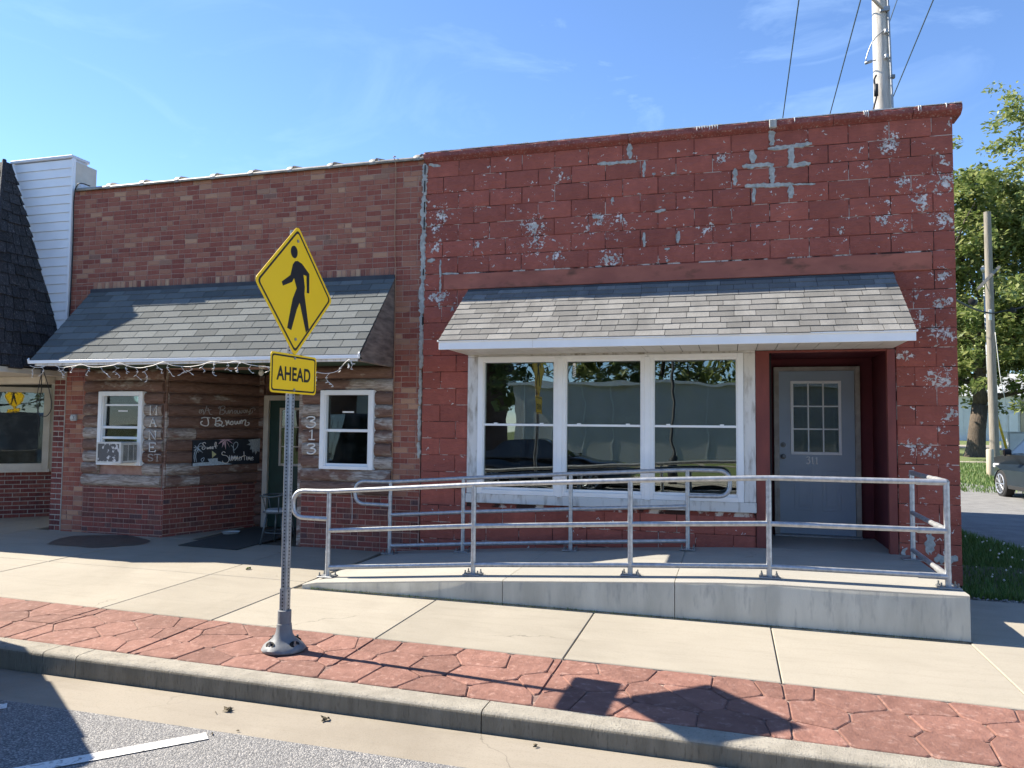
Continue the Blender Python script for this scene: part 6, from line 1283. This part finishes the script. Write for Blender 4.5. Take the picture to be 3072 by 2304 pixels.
me = bpy.data.meshes.new('grass'); me.from_pydata(vs, [], fs); me.materials.append(M['blade']); o = wlink('grass', me, None); tag(o, 'green grass beside the red block building', 'grass', None, 'stuff')
m = MB()
for i in range(70):
    y = gr.uniform(.2, 5); x = gr.uniform(2.5, 3.9-(y-3)*.18); c = Vector((x, y, -.40+gr.uniform(.07, .13))); r = gr.uniform(.009, .016)
    m.add([c+Vector((r, 0, 0)), c+Vector((0, r, 0)), c+Vector((-r, 0, 0)), c+Vector((0, -r, 0)), c+Vector((0, 0, r)), c+Vector((0, 0, -r))], [(0,1,4),(1,2,4),(2,3,4),(3,0,4),(1,0,5),(2,1,5),(3,2,5),(0,3,5)])
tag(m.build('clover_flowers', M['clover']), 'white clover flowers dotted through the grass', 'flowers', None, 'stuff')
m = MB()
for i in range(420):
    x = gr.uniform(2.3, 5.2); y = gr.gauss(-.36, .07); r = gr.uniform(.006, .018); c = Vector((x, y, -.385+r*.4)); a = [c+Vector((r*gr.uniform(.7, 1.2), 0, 0)), c+Vector((0, r*gr.uniform(.7, 1.2), 0)), c-Vector((r*gr.uniform(.7, 1.2), 0, 0)), c-Vector((0, r*gr.uniform(.7, 1.2), 0)), c+Vector((0, 0, r*.8))]; m.add(a, [(0,1,4),(1,2,4),(2,3,4),(3,0,4)])
tag(m.build('gravel', M['pebble']), 'loose gravel along the edge of the grass', 'gravel', None, 'stuff')
vs = []; fs = []
for i in range(900):
    x = -3.95+gr.random()**1.2*5.7; blade(x, -2.005-abs(gr.gauss(0, .012)), gz(x, -2.02)-.004, gr.uniform(.006, .03), .0016)
me = bpy.data.meshes.new('weeds'); me.from_pydata(vs, [], fs); me.materials.append(M['blade']); tag(wlink('weeds', me, None), 'tiny weeds and moss in the joint along the ramp foot', 'weeds', None, 'stuff')

# second pedestrian sign across the street (mirrored in the far-left shop window)
def copy_tree(o, parent=None):
    c = o.copy(); COL.objects.link(c); c.parent = parent
    for ch in list(o.children): copy_tree(ch, c)
    return c
bpy.context.view_layer.update()
s2_ = copy_tree(sg); s2_.location = (.8, -16.1, ROADZ+.135); s2_.rotation_euler = (0, 0, R(178)); s2_['label'] = 'second yellow pedestrian sign across the street, seen as reflection in far-left shop window'; s2_['group'] = 'pedestrian signs'; sg['group'] = 'pedestrian signs'

m = MB(); gq = random.Random(4); vs = []; n = 160
for i in range(n+1):
    x = -3.9+5.72*i/n; w_ = .008+.016*gq.random()*(.5+i/n); vs += [(x, -1.999, gz(x, -2)+.0035), (x, -2.0-w_, gz(x, -2.02)+.0035)]
m.add(vs, [(2*i, 2*i+1, 2*i+3, 2*i+2) for i in range(n)]); tag(m.build('moss', M['joint']), 'dark dirt and moss line along the foot of the ramp', 'moss', None, 'stuff')
